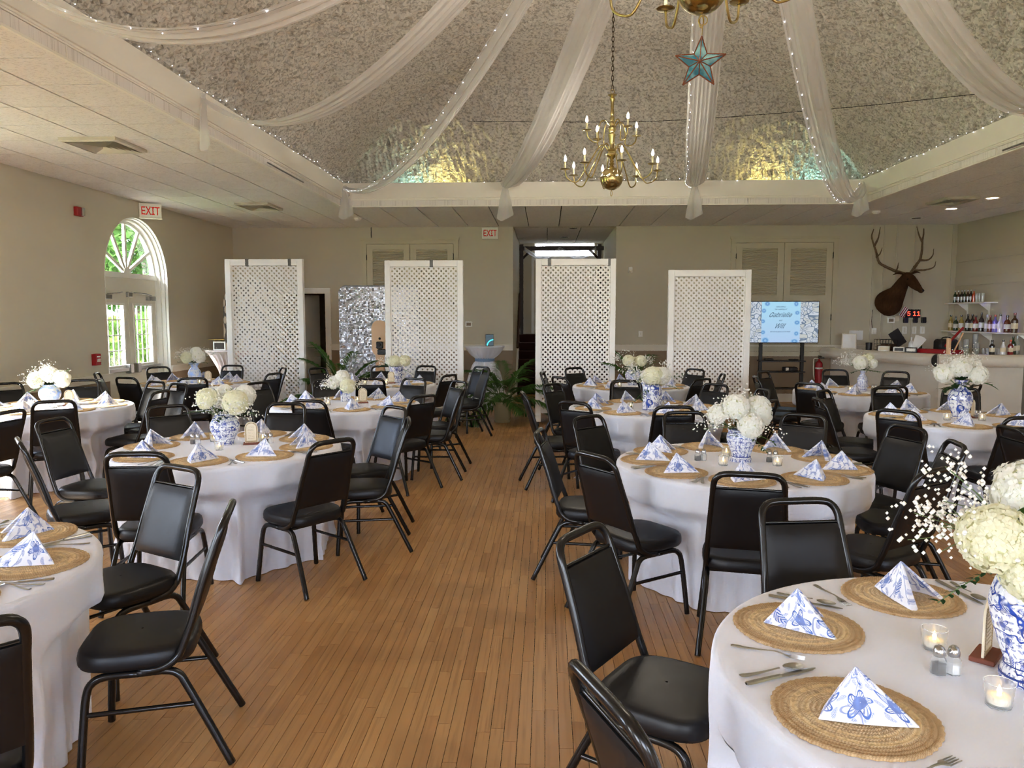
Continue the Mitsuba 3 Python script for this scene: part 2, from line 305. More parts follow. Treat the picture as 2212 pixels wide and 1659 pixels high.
# the cove around the tray: panel band below, smooth upstand above
def cove(name, ax, at, a, b, inward, n, label):
    """ax 'x': runs along y at x = at; 'y': runs along x at y = at; inward: direction towards the tray's centre"""
    def bx(u0, u1, d0, d1, z0, z1):
        q0, q1 = sorted((at + inward * d0, at + inward * d1))
        return box(q0, q1, u0, u1, z0, z1) if ax == 'x' else box(u0, u1, q0, q1, z0, z1)
    put(name, bx(a, b, -0.05, -0.012, ZC, ZC + 0.12), 'm_cove'); tag(name, label, None, None, 'structure')
    e = np.linspace(a, b, n + 1)
    for u0, u1 in zip(e[:-1], e[1:]): part(name, 'panel', bx(u0 + 0.008, u1 - 0.008, -0.012, -0.004, ZC + 0.018, ZC + 0.098), 'm_tile')
    part(name, 'bead', cat([bx(a, b, -0.02, 0.006, ZC - 0.004, ZC + 0.012), bx(a, b, -0.02, 0.004, ZC + 0.1, ZC + 0.114)] + [bx(u - 0.007, u + 0.007, -0.012, 0.0, ZC + 0.012, ZC + 0.1) for u in e]), 'm_cove')
    part(name, 'upstand', cat([bx(a, b, -0.04, 0.03, ZC + 0.13, ZC + 0.37), bx(a, b, -0.05, 0.012, ZC + 0.112, ZC + 0.135)]), 'm_cove')
cove('trim_5', 'x', TX0, TY0, TY1, 1, 13, 'white cove upstand along the left of the vault')
cove('trim_6', 'x', TX1, TY0, TY1, -1, 13, 'white cove upstand along the right of the vault')
cove('trim_7', 'y', TY1, TX0, TX1, -1, 14, 'white cove upstand along the back of the vault')
cove('trim_8', 'y', TY0, TX0, TX1, 1, 14, None)
# vault
VX0, VX1, VY0, VY1, VZ0, VR = TX0 - 0.28, TX1 + 0.28, TY0 - 0.28, TY1 + 0.28, ZC + 0.05, 2.15
VC = (VX0 + VX1) / 2
def vz(x, y):
    hw = (VX1 - VX0) / 2
    u = np.clip(1 - np.abs(x - VC) / hw, 0, 1); d = np.clip(np.minimum(y - VY0, VY1 - y) / 1.25, 0, 1)
    k = np.minimum(u, d)
    return VZ0 + VR * (1 - (1 - k) ** 2.85)
def vault_mesh(y0, y1, st, amp):
    x = np.linspace(VX0, VX1, int((VX1 - VX0) / st)); y = np.linspace(y0, y1, int((y1 - y0) / st))
    # finer rows at the steep edges
    X, Y = np.meshgrid(x, y, indexing='ij'); Z = vz(X, Y); Pn = np.stack([X, Y, Z], -1)
    nrm = np.cross(np.gradient(Pn, axis=0), np.gradient(Pn, axis=1)); nrm /= np.linalg.norm(nrm, axis=-1, keepdims=True)
    h = nfbm(Pn * np.array([17.0, 22.0, 18.0]), 2, 3) + 0.45 * nnoise(Pn * 36.0, 8)
    Pn = Pn - nrm * ((h - 0.7) * amp)[..., None]
    m = grid(Pn); m.invert(); return m
struct('ceiling_vault', vault_mesh(4.0, VY1, 0.018, 0.10), 'm_vault', smooth=True, label='rough sprayed vault in grey beige')
part('ceiling_vault', 'front_half', vault_mesh(VY0, 4.0, 0.08, 0.03), 'm_vault', smooth=True)
struct('ceiling_outer', box(XL - 0.3, XR + 0.3, YF - 0.3, YB + 0.3, 5.85, 5.9), 'm_gap')
# ------------------------------------------------------------------ arched exit in the left wall
DX = XL - 0.20                                            # plane of the doors
ex = 'door_1'
def arcband(r0, r1, c, zs, z0):
    a = np.linspace(0, PI, 33)
    o = [(c + r1 * math.cos(t), zs + r1 * math.sin(t)) for t in a]; i = [(c + r0 * math.cos(t), zs + r0 * math.sin(t)) for t in a]
    return sg.Polygon([(c + r1, z0)] + o + [(c - r1, z0), (c - r0, z0)] + i[::-1] + [(c + r0, z0)])
put(ex, cat([on_yz(plate(arcband(AR - 0.09, AR + 0.0, AYC, ASP, 0.0), 0.05), DX - 0.02, 1), on_yz(plate(arcband(AR - 0.05, AR, AYC, ASP, 0.0), 0.07), DX + 0.03, 1),
             on_yz(plate(arcband(AR - 0.02, AR, AYC, ASP, 0.0), 0.06), DX + 0.10, 1), on_yz(plate(arcband(AR - 0.008, AR + 0.002, AYC, ASP, 0.0), 0.04), DX + 0.165, 1)]), 'm_white')
tag(ex, 'white arched double exit door with a spoked fanlight above', None, None, 'structure')
part(ex, 'transom_panel', box(DX - 0.02, DX + 0.03, AY0 + 0.08, AY1 - 0.08, 2.05, 2.27), 'm_trim')
part(ex, 'sill', cat([box(DX - 0.02, DX + 0.06, AY0 + 0.06, AY1 - 0.06, 2.26, 2.30), box(DX - 0.02, DX + 0.045, AY0 + 0.06, AY1 - 0.06, 2.30, 2.34)]), 'm_white')
FR = AR - 0.09
for t in (30, 60, 90, 120, 150):
    a = math.radians(t)
    p0, p1 = (AYC + 0.09 * math.cos(a), 2.33 + 0.09 * math.sin(a)), (AYC + (FR + 0.01) * math.cos(a), 2.30 + (FR + 0.0) * math.sin(a))
    part(ex, 'spoke', on_yz(plate(sg.LineString([p0, p1]).buffer(0.024, cap_style=2), 0.035), DX - 0.012, 1), 'm_white')
part(ex, 'hub', on_yz(plate(sg.Point(AYC, 2.33).buffer(0.10).intersection(sg.box(AYC - 0.2, 2.33, AYC + 0.2, 2.6)), 0.05), DX - 0.015, 1), 'm_white')
part(ex, 'fan_pane', on_yz(plate(sg.Point(AYC, 2.29).buffer(FR + 0.02, 24).intersection(sg.box(AYC - 1, 2.32, AYC + 1, 3.4)), 0.002), DX - 0.002, 1), 'm_glass')
for s in (-1, 1):
    a, b = sorted((AYC + s * 0.004, AYC + s * (AR - 0.09)))
    ins, out = (a, b) if s > 0 else (b, a)
    g0, g1 = sorted((ins + s * 0.14, out - s * 0.14))
    lf = sg.box(a, 0.02, b, 2.05).difference(sg.box(g0, 0.92, g1, 1.86))
    lk = part(ex, 'leaf', on_yz(plate(lf, 0.045), DX - 0.022, 1), 'm_trim', label='cream door leaf with a leaded window')
    part(lk, 'moulding', on_yz(plate(sg.box(g0 - 0.02, 0.90, g1 + 0.02, 1.88).difference(sg.box(g0 + 0.015, 0.935, g1 - 0.015, 1.845)), 0.014), DX + 0.023, 1), 'm_white')
    part(lk, 'pane', box(DX - 0.001, DX + 0.001, g0, g1, 0.92, 1.86), 'm_glass')
    part(lk, 'muntins', cat([box(DX - 0.01, DX + 0.012, y - 0.007, y + 0.007, 0.92, 1.86) for y in np.linspace(g0, g1, 5)[1:-1]] + [box(DX - 0.01, DX + 0.012, g0, g1, z - 0.007, z + 0.007) for z in np.linspace(0.92, 1.86, 5)[1:-1]]), 'm_white')
    y0 = ins + s * 0.05; y1 = out - s * 0.03
    part(lk, 'panic_bar', cat([rbox(DX + 0.05, DX + 0.095, min(y0, y1), max(y0, y1), 0.84, 0.90, 0.008), rbox(DX + 0.02, DX + 0.11, min(y0, y0 + s * 0.11), max(y0, y0 + s * 0.11), 0.80, 0.95, 0.012), box(DX + 0.02, DX + 0.06, min(y1, y1 - s * 0.1), max(y1, y1 - s * 0.1), 0.84, 0.90)]), 'm_steel')
    c = ins + s * 0.52
    part(lk, 'closer', cat([rbox(DX + 0.02, DX + 0.08, min(c, c + s * 0.22), max(c, c + s * 0.22), 1.93, 2.0, 0.006), tube([(DX + 0.07, c + s * 0.1, 2.01), (DX + 0.12, c - s * 0.15, 2.03), (DX + 0.03, c - s * 0.36, 2.045)], 0.008)]), 'm_steel')
part(ex, 'centre_latch', rbox(DX + 0.02, DX + 0.07, AYC - 0.06, AYC + 0.06, 1.97, 2.05, 0.008), 'm_steel')
for i, c in enumerate((6.3, 2.2, -1.6)):
    wk = 'window_%d' % (i + 3)
    put(wk, cat([on_yz(plate(arcband(0.78, 0.85, c, 2.25, 0.75), 0.06), XL - 0.2, 1), box(XL - 0.19, XL - 0.15, c - 0.02, c + 0.02, 0.75, 3.05), box(XL - 0.19, XL - 0.15, c - 0.8, c + 0.8, 2.22, 2.27), box(XL - 0.19, XL - 0.15, c - 0.8, c + 0.8, 1.45, 1.48)]), 'm_white')
    tag(wk, None, None, None, 'structure')
    part(wk, 'pane', on_yz(plate(archpoly(c - 0.8, c + 0.8, 0.75, 2.25), 0.002), XL - 0.175, 1), 'm_glass')
for i, c in enumerate((-3.6, 0.8, 5.2)):
    wk = 'window_%d' % (i + 6)
    put(wk, cat([box(c - 1.4, c + 1.4, YF - 0.2, YF - 0.14, z, z + 0.06) for z in (0.7, 1.85, 2.94)] + [box(x - 0.03, x + 0.03, YF - 0.2, YF - 0.14, 0.7, 3.0) for x in np.linspace(c - 1.37, c + 1.37, 4)]), 'm_white'); tag(wk, None, None, None, 'structure')
    part(wk, 'pane', box(c - 1.4, c + 1.4, YF - 0.171, YF - 0.169, 0.7, 3.0), 'm_glass')

# ------------------------------------------------------------------ outside
mat('m_lawn', P(lambda p, n, uv: mix(C(92, 128, 58), C(120, 150, 80), fbm(p.x, p.y, 0.0, 3))), 0.95, spec=0.1)
mat('m_pave', P(lambda p, n, uv: mix(C(150, 146, 138), C(175, 170, 160), fbm(p.x * 3, p.y * 3, 0.0, 3))), 0.9, spec=0.1)
struct('ground', box(-80, -9.5, -60, 90, -0.35, -0.14), 'm_lawn', label='green lawn outside the exit')
struct('terrace', box(-9.5, -6.5, -60, 40, -0.35, -0.139), 'm_pave')
struct('ground_front', box(-9.5, 80, -30, -4.4, -0.35, -0.141), 'm_pave')
struct('path', box(-8.6, -6.57, 5, 20, -0.14, -0.06), 'm_pave', label='pale paving outside the arched exit')
scene['m_leaf'] = {'type': 'principledthin', 'base_color': rgb(C(88, 128, 66)), 'roughness': 0.6, 'diff_trans': 1.0}
scene['m_leaf2'] = {'type': 'principledthin', 'base_color': rgb(C(66, 104, 58)), 'roughness': 0.6, 'diff_trans': 1.0}
scene['m_leaf3'] = {'type': 'principledthin', 'base_color': rgb(C(112, 148, 72)), 'roughness': 0.6, 'diff_trans': 1.0}
mat('m_bark', C(90, 74, 60), 0.9)
def leafcloud(n, cen, rad, size, seed):
    r = np.random.default_rng(seed); d = r.normal(size=(n, 3)); d /= np.linalg.norm(d, axis=1, keepdims=True)
    p = np.array(cen) + d * np.array(rad) * (0.55 + 0.45 * r.random((n, 1)) ** 0.5) * (0.75 + 0.5 * nnoise(d * 3.0, seed)[:, None])
    a = r.normal(size=(n, 3)); a /= np.linalg.norm(a, axis=1, keepdims=True); b = np.cross(a, r.normal(size=(n, 3))); b /= np.linalg.norm(b, axis=1, keepdims=True)
    s = size * (0.6 + 0.8 * r.random((n, 1)))
    v = np.stack([p - a * s, p + b * s * 0.45, p + a * s, p - b * s * 0.45], 1).reshape(-1, 3)
    k = np.arange(n)[:, None] * 4
    return mesh(v, np.vstack([k + [0, 1, 2], k + [0, 2, 3]]))
for i, (x, y, h, r, m_, lab) in enumerate(((-10.6, 19.6, 3.4, 1.75, 'm_leaf', 'broad green tree seen through the middle of the fanlight'), (-15.6, 24.6, 5.2, 2.4, 'm_leaf2', 'tall darker tree standing behind the garden outside the exit'), (-9.0, 23.6, 3.2, 1.5, 'm_leaf2', 'green tree at the right edge of the arched window'), (-14.2, 19.0, 4.0, 1.8, 'm_leaf3', 'bright yellow green tree at the left of the arched window'), (-10.8, 30.0, 5.6, 3.0, 'm_leaf', 'distant tall tree over the arched exit'))):
    t = thing('garden_tree', lab, 'tree', 'garden trees outside the exit')
    part(t, 'crown', leafcloud(5200, (x, y, h), (r, r, r * 0.95), 0.13, 30 + i), m_)
    part(t, 'trunk', tube([(x, y, -0.2), (x + 0.05, y, h * 0.6), (x + 0.2, y + 0.1, h)], [0.2, 0.15, 0.08]), 'm_bark', smooth=True)
for i, (x, y, m_, lab) in enumerate(((-8.75, 14.5, 'm_leaf3', 'rounded clipped shrub seen through the right door window'), (-9.2, 17.1, 'm_leaf3', 'sunny hedge shrub outside between the door windows'), (-11.3, 16.6, 'm_leaf', 'low green shrub seen through the left door window'))):
    t = thing('garden_shrub', lab, 'shrub', 'garden shrubs outside the exit')
    part(t, 'foliage', leafcloud(6500, (x, y, 0.72), (1.12, 1.12, 1.0), 0.075, 50 + i), m_)
    part(t, 'stem', tube([(x, y, -0.15), (x, y, 0.6)], 0.05), 'm_bark')

# ------------------------------------------------------------------ devices on walls and ceiling
def exit_sign(name, lab, tw):
    k = thing(name, lab, 'exit sign', None)
    b = rbox(-0.16, 0.16, -0.035, 0.035, -0.11, 0.11, 0.006)
    part(k, 'housing', b, 'm_exit', to_world=tw)
    t = text_mesh('EXIT', 0.118, 0.002, bold=True); w_ = t.bounds[1][0]; t.apply_translation([-w_ / 2, -0.059, 0]); t.apply_scale([0.70, 1, 1])
    part(k, 'lettering', on_xz(t, -0.0365), 'm_red_letter', to_world=tw)
    part(k, 'base', box(-0.165, 0.165, -0.05, 0.035, -0.12, -0.108), 'm_trim', to_world=tw)
exit_sign('exit_sign', 'white exit sign with red letters above the arched doors', T().translate([XL + 0.14, 11.75, 3.30]).rotate([0, 0, 1], 28))
exit_sign('exit_sign', 'white exit sign with red letters on the back wall left of the stairs', T().translate([-1.11, YB - 0.05, 3.30]))
k = thing('fire_alarm', 'red fire alarm strobe high on the left wall before the arch', 'fire alarm')
part(k, 'body', rbox(XL, XL + 0.055, 10.02, 10.17, 3.01, 3.13, 0.008), 'm_red'); part(k, 'lens', rbox(XL + 0.05, XL + 0.075, 10.11, 10.165, 3.015, 3.125, 0.006), 'm_chrome')
k = thing('fire_pull_station', 'red fire alarm pull box low on the left wall beside the exit doors', 'fire alarm')
part(k, 'box', rbox(XL, XL + 0.07, 10.26, 10.38, 1.0, 1.16, 0.006), 'm_red')
part(k, 'lettering', cat([box(XL + 0.07, XL + 0.072, 10.28, 10.36, z, z + 0.02) for z in (1.11, 1.05)] + [box(XL + 0.07, XL + 0.078, 10.285, 10.355, 1.075, 1.09)]), 'm_white')
def vent(lab, x0, x1, y0, y1):
    k = thing('ceiling_vent', lab, 'vent', None); cx, cy = (x0 + x1) / 2, (y0 + y1) / 2; hx, hy = (x1 - x0) / 2, (y1 - y0) / 2
    ring = lambda a, z: [(cx - hx * a, cy - hy * a, z), (cx + hx * a, cy - hy * a, z), (cx + hx * a, cy + hy * a, z), (cx - hx * a, cy + hy * a, z)]
    def frust(a, b, z0, z1):
        v = np.array(ring(a, z0) + ring(b, z1)); f = []
        for i in range(4): j = (i + 1) % 4; f += [[i, j, 4 + j], [i, 4 + j, 4 + i]]
        return mesh(v, f)
    part(k, 'frame', cat([frust(1.0, 0.92, ZC - 0.03, ZC - 0.042), frust(1.0, 1.0, ZC - 0.03, ZC), frust(0.92, 0.9, ZC - 0.042, ZC)]), 'm_wall_bar')
    for a in (0.82, 0.66, 0.50, 0.34, 0.18): part(k, 'louvre', frust(a, a - 0.13, ZC - 0.045, ZC - 0.004), 'm_wall_bar')
    part(k, 'throat', mesh(ring(0.9, ZC - 0.0005), [[0, 2, 1], [0, 3, 2]]), 'm_dark')
vent('square louvred air vent in the left ceiling nearest the camera', -4.79, -4.22, 7.47, 8.08)
vent('square louvred air vent in the left ceiling farther back near the corner', -4.83, -4.30, 11.8, 12.5)
vent('square louvred air vent in the right ceiling over the bar', 5.88, 6.36, 11.7, 12.35)
mat('m_lamp_off', C(60, 55, 50), 0.6)
for i, (x, y, on, lab) in enumerate(((6.62, 11.87, 1, 'lit recessed ceiling light beside the right vent'), (6.61, 13.0, 1, 'lit recessed ceiling light over the bar behind the vent'), (6.61, 14.19, 0, 'dark unlit recessed ceiling can before the elk head'), (0.53, 15.51, 0, 'dark unlit recessed ceiling can at the mouth of the stairs'), (0.4, 17.2, 0, 'dark unlit recessed ceiling can deeper over the stairs'))):
    k = thing('recessed_light', lab, 'ceiling light', None)
    part(k, 'ring', mv(lathe([(0.075, 0), (0.1, -0.006), (0.1, 0.0), (0.075, 0)], 24), x, y, ZC), 'm_white', smooth=30)
    d = mv(trimesh.creation.cylinder(0.075, 0.004, sections=24), x, y, ZC - 0.003)
    part(k, 'lamp', d, 'm_white' if on else 'm_dark', **({'emitter': emit((1, .72, .38), 6.0, 0.1)} if on else {}))
for x, y, lab in ((-3.38, 13.74, 'round white smoke detector on the ceiling left of the vault corner'), (5.5, 13.23, 'round white smoke detector on the ceiling right of the vault corner')):
    solo('smoke_detector', mv(lathe([(0.0, -0.05), (0.04, -0.05), (0.055, -0.03), (0.065, -0.028), (0.07, 0.0)], 20), x, y, ZC), 'm_white', lab, 'smoke detector', smooth=30)
def thermostat(lab, x, z, y=YB):
    k = thing('thermostat', lab, 'thermostat'); part(k, 'case', rbox(x - 0.07, x + 0.07, y - 0.03, y, z - 0.055, z + 0.055, 0.008), 'm_white'); part(k, 'display', box(x - 0.045, x + 0.045, y - 0.032, y - 0.029, z - 0.03, z + 0.03), 'm_wall_low')
thermostat('white thermostat on the back wall right of the second lattice screen', -1.54, 1.52)
thermostat('white thermostat on the back wall under the elk mount', 6.68, 1.60)
k = thing('motion_sensor', 'small white motion sensor on the back wall right of the stairs', 'sensor'); part(k, 'case', rbox(1.60, 1.68, YB - 0.05, YB, 2.52, 2.64, 0.012), 'm_white'); part(k, 'lens', ball(0.03, 1.64, YB - 0.05, 2.56, 1), 'm_trim')
def outlet(x, z, lab):
    k = thing('wall_switch', lab, 'switch'); part(k, 'plate', rbox(x - 0.04, x + 0.04, YB - 0.012, YB, z - 0.06, z + 0.06, 0.004), 'm_white'); part(k, 'toggle', box(x - 0.006, x + 0.006, YB - 0.025, YB - 0.01, z - 0.015, z + 0.015), 'm_trim')
outlet(1.86, 1.33, 'white wall switch plate between the two right lattice screens')
solo('wall_cable', cat([box(-3.48, -3.465, YB - 0.012, YB, 3.2, ZC)]), 'm_dark', 'thin dark conduit running up from the left shutters to the ceiling', 'cable')

# ------------------------------------------------------------------ shuttered hatches on the back wall
def shutters(name, x0, x1, z0, z1, lab, zs):
    k = name
    fr = sg.box(x0, z0, x1, z1).difference(sg.box(x0 + 0.09, z0 + 0.09, x1 - 0.09, z1 - 0.09))
    put(k, cat([on_xz(plate(fr, 0.045), YB - 0.045), on_xz(plate(sg.box(x0 - 0.02, z1 - 0.02, x1 + 0.02, z1 + 0.03), 0.06), YB - 0.06)]), 'm_shutter'); tag(k, lab, None, None, 'structure')
    mid = (x0 + x1) / 2
    for a, b in ((x0 + 0.095, mid - 0.004), (mid + 0.004, x1 - 0.095)):
        lf = sg.box(a, z0 + 0.095, b, z1 - 0.095); ho = sg.box(a + 0.12, zs, b - 0.12, z1 - 0.20)
        lo = sg.box(a + 0.12, z0 + 0.2, b - 0.12, zs - 0.14)
        s = part(k, 'shutter', on_xz(plate(lf.difference(ho), 0.03), YB - 0.035), 'm_shutter')
        if zs - z0 > 0.8: part(s, 'lower_panel', on_xz(plate(lo, 0.008), YB - 0.043), 'm_shutter')
        nz = int((z1 - 0.2 - zs) / 0.036)
        part(s, 'louvres', cat([rot(box(a + 0.12, b - 0.12, -0.019, 0.019, -0.003, 0.003), math.radians(48), [1, 0, 0]).apply_translation([0, YB - 0.02, zs + 0.018 + i * 0.036]) for i in range(nz)]), 'm_shutter', kind='stuff')
    part(k, 'hinge', cat([box(x0 + 0.088, x0 + 0.102, YB - 0.05, YB - 0.03, z, z + 0.1) for z in (z1 - 0.4,)] + [box(x1 - 0.102, x1 - 0.088, YB - 0.05, YB - 0.03, z, z + 0.12) for z in (z1 - 0.4, z0 + 0.7)]), 'm_dark')
shutters('window_9', -3.66, -1.74, 1.16, 3.19, 'cream louvred shutters on the back wall behind the second lattice screen', 2.0)
shutters('window_10', 3.58, 5.62, 0.90, 3.19, 'cream louvred shutters on the back wall behind the television', 2.08)

# ------------------------------------------------------------------ lattice screens
def lattice(lab, x0, x1, y, z0, z1, yaw=0.0, casters=False, tapes=()):
    k = thing('lattice_screen', lab, 'lattice screen', None); W, H = x1 - x0, z1 - z0; fw_ = 0.085
    tw = T().translate([(x0 + x1) / 2, y, z0]).rotate([0, 0, 1], yaw)
    fx = lambda m: m
    for a, b in ((-W / 2, -W / 2 + fw_), (W / 2 - fw_, W / 2)): part(k, 'post', rbox(a, b, -0.045, 0.045, 0, H, 0.004), 'm_lattice', to_world=tw)
    part(k, 'top_rail', rbox(-W / 2 + fw_, W / 2 - fw_, -0.04, 0.04, H - 0.10, H - 0.002, 0.004), 'm_lattice', to_world=tw)
    part(k, 'bottom_rail', rbox(-W / 2 + fw_, W / 2 - fw_, -0.04, 0.04, 0.10, 0.2, 0.004), 'm_lattice', to_world=tw)
    inner = sg.box(-W / 2 + fw_ - 0.01, 0.19, W / 2 - fw_ + 0.01, H - 0.09); st_, lw_ = 0.0537, 0.0275
    for s, yy in ((1, 0.004), (-1, -0.006)):
        ms = []
        D = W + H
        for i in range(-int(D / (st_ * 1.41421)) - 2, int(D / (st_ * 1.41421)) + 3):
            c = i * st_ * math.sqrt(2)
            pl = sg.LineString([(c - D * s, -D + H / 2), (c + D * s, D + H / 2)]).buffer(lw_ / 2, cap_style=2).intersection(inner)
            if pl.is_empty or pl.area < 1e-4: continue
            ms.append(on_xz(plate(pl, 0.006), yy))
        part(k, 'laths', cat(ms), 'm_lattice', kind='stuff', to_world=tw)
    for tx, tw_ in tapes: part(k, 'tape', box(tx - tw_ / 2, tx + tw_ / 2, -0.043, 0.043, H - 0.105, H + 0.002), 'm_tape', to_world=tw)
    if casters:
        for a in (-W / 2 + 0.045, W / 2 - 0.045):
            for yy in (-0.22, 0.22): part(k, 'caster', rot(trimesh.creation.cylinder(0.035, 0.025, sections=16), PI / 2, [0, 1, 0]).apply_translation([a, yy, 0.035 - z0]), 'm_dark', to_world=tw)
            part(k, 'foot', rbox(a - 0.04, a + 0.04, -0.26, 0.26, 0.075 - z0, 0.15 - z0, 0.004), 'm_lattice', to_world=tw)
mat('m_tape', C(95, 95, 92), 0.35)
lattice('tall white lattice screen leftmost, before the open doorway', -4.99, -3.77, 11.8, 0.08, 2.56, casters=True, tapes=((-0.26, 0.05), (0.41, 0.05)))
lattice('tall white lattice screen second from left, beside the sequin wall', -2.49, -1.28, 11.8, 0.08, 2.535, casters=True, tapes=((-0.58, 0.05), (0.12, 0.05)))
lattice('tall white lattice screen before the stairs, third from left', -0.165, 1.055, 11.8, 0.08, 2.55, casters=True, tapes=((-0.4, 0.05), (0.53, 0.08)))
lattice('shorter white lattice screen rightmost, beside the television', 1.83, 3.05, 11.65, 0.08, 2.37, casters=True)

# ------------------------------------------------------------------ chandeliers
def arm_curve(r_out, z_att, z_low, z_tip, r_att=0.05):
    return smoothline([(r_att, 0, z_att), (r_att + 0.05, 0, z_att + 0.055), (r_att + 0.12, 0, z_att + 0.03), (r_att + (r_out - r_att) * 0.48, 0, (z_att + z_low) * 0.5), (r_out - 0.17, 0, z_low + 0.01), (r_out - 0.09, 0, z_low), (r_out - 0.02, 0, z_low + 0.05), (r_out, 0, z_tip)], 6)
scene['m_bulb'] = {'type': 'diffuse', 'reflectance': rgb((0.8, 0.8, 0.8))}
mat('m_candle', C(236, 226, 190), 0.5)
def chandelier(x, y, zball, lab, s, zroof, phase, chain_m):
    """s: scale; zball: height of the ball's centre"""
    k = thing('chandelier', lab, 'chandelier', None)
    tw = T().translate([x, y, zball]).scale(s)
    a = np.arange(49) * 2 * PI / 48; ph = np.linspace(-PI / 2, PI / 2, 25)
    Pb = np.array([[((0.145 + 0.005 * (math.sin(8 * (t + 0.9 * q)) if q > 0.05 else 0)) * math.cos(q) * math.cos(t), (0.145 + 0.005 * (math.sin(8 * (t + 0.9 * q)) if q > 0.05 else 0)) * math.cos(q) * math.sin(t), 0.145 * math.sin(q)) for t in a] for q in ph])
    part(k, 'ball', grid(Pb), 'm_brass', smooth=True, to_world=tw)
    part(k, 'ball_band', mv(lathe([(0.145, -0.006), (0.151, 0), (0.145, 0.006)], 40), 0, 0, 0.01), 'm_brass', smooth=40, to_world=tw)
    prof = [(0.02, 0.14), (0.03, 0.155), (0.02, 0.17), (0.035, 0.185), (0.02, 0.2), (0.03, 0.215), (0.02, 0.24), (0.04, 0.265), (0.075, 0.29), (0.08, 0.305), (0.05, 0.315), (0.045, 0.34), (0.065, 0.36), (0.03, 0.385), (0.02, 0.42), (0.03, 0.44), (0.04, 0.52), (0.05, 0.555), (0.03, 0.57), (0.045, 0.6), (0.05, 0.63), (0.035, 0.66), (0.045, 0.69), (0.025, 0.72), (0.03, 0.76), (0.018, 0.79), (0.028, 0.83), (0.018, 0.86), (0.022, 0.96), (0.035, 1.0), (0.02, 1.02), (0.06, 1.045), (0.03, 1.055), (0.0, 1.06)]
    part(k, 'stem', lathe(prof, 24), 'm_brass', smooth=35, to_world=tw)
    part(k, 'bottom_ring', tube([(0.012 * math.cos(t), 0, -0.185 + 0.035 * math.sin(t)) for t in np.arange(16) * 2 * PI / 16], 0.0045, 6, closed=True), 'm_brass', smooth=True, to_world=tw)
    part(k, 'top_ring', tube([(0.025 * math.cos(t), 0, 1.085 + 0.028 * math.sin(t)) for t in np.arange(16) * 2 * PI / 16], 0.005, 6, closed=True), 'm_brass', smooth=True, to_world=tw)
    for tier, n, ro, za, zl, zt, ph0 in ((0, 8, 0.60, 0.36, -0.04, 0.10, phase), (1, 4, 0.37, 0.66, 0.44, 0.56, phase + 0.35)):
        c = arm_curve(ro, za, zl, zt)
        ar = tube(c, 0.0085, 8)
        bob = lathe([(0.012, 0.0), (0.05, 0.006), (0.062, 0.014), (0.058, 0.016), (0.012, 0.008)], 20); bob.apply_translation([ro, 0, zt])
        can = mv(trimesh.creation.cylinder(0.012, 0.1, sections=12), ro, 0, zt + 0.058)
        bu = lathe([(0.0, 0.0), (0.012, 0.004), (0.019, 0.024), (0.015, 0.05), (0.006, 0.072), (0.0, 0.085)], 12); bu.apply_translation([ro, 0, zt + 0.108])
        for i in range(n):
            R = T().translate([x, y, zball]).scale(s).rotate([0, 0, 1], math.degrees(ph0 + i * 2 * PI / n))
            ak = part(k, 'arm', ar, 'm_brass', smooth=True, to_world=R)
            part(ak, 'bobeche', bob, 'm_brass', smooth=30, to_world=R)
            part(ak, 'candle', can, 'm_candle', smooth=30, to_world=R)
            part(ak, 'bulb', bu, 'm_bulb', smooth=True, to_world=R, emitter=emit((1, 0.9, 0.76), BULB, 0.08))
    zt = zball + 1.11 * s; n = int((zroof - zt) / 0.052)
    links = []
    for i in range(n):
        q = tube([(0.012 * math.cos(t), 0, 0.034 * math.sin(t)) for t in np.arange(10) * 2 * PI / 10], 0.0042, 5, closed=True)
        if i % 2: rotz(q, PI / 2)
        links.append(mv(q, x, y, zt + 0.02 + i * 0.052))
    part(k, 'chain', cat(links), chain_m, smooth=True, kind='stuff')
    part(k, 'canopy', mv(lathe([(0.0, -0.05), (0.05, -0.045), (0.08, 0.0), (0.08, 0.03)], 24), x, y, zroof - 0.01), 'm_brass', smooth=30)
BULB = 80.0
CHY = 8.75
chandelier(0.722, CHY, 3.21, 'brass two tier chandelier with lit candle bulbs over the middle of the hall', 0.87, 5.58, 0.12, 'm_bronze_chain')
mat('m_bronze_chain', C(70, 58, 40), 0.4, 0.7)
chandelier(0.772, 4.02, 3.315, 'near brass chandelier mostly above the frame with a glass star hanging below', 0.87, 5.58, 0.2, 'm_bronze_chain')
# stained glass star
mat('m_copper', C(120, 66, 44), 0.4, 0.6)
mat('m_starglass', P(lambda p, n, uv: mix(C(46, 116, 138), C(150, 200, 205), sstep(0.35, 0.75, fbm(p.x * 22 + p.z * 9, p.z * 30, p.y * 20, 3)))), 0.15, spec=0.6)
sx, sy, sz, SR = 0.765, 4.0, 2.945, 0.13
k = thing('hanging_star', 'blue and copper stained glass star hanging under the near chandelier', 'ornament')
tips = [(SR * math.cos(PI / 2 + i * PI / 5) * (1 if i % 2 == 0 else 0.42), SR * math.sin(PI / 2 + i * PI / 5) * (1 if i % 2 == 0 else 0.42)) for i in range(10)]
stw = T().translate([sx, sy, sz]).rotate([0, 0, 1], -12).rotate([0, 1, 0], 3)
for s in (-1, 1):
    for i in range(10):
        a, b = tips[i], tips[(i + 1) % 10]; o = (0, s * 0.035, 0)
        part(k, 'glass', mesh([(a[0], 0, a[1]), (b[0], 0, b[1]), o], [[0, 1, 2]]), 'm_starglass', to_world=stw)
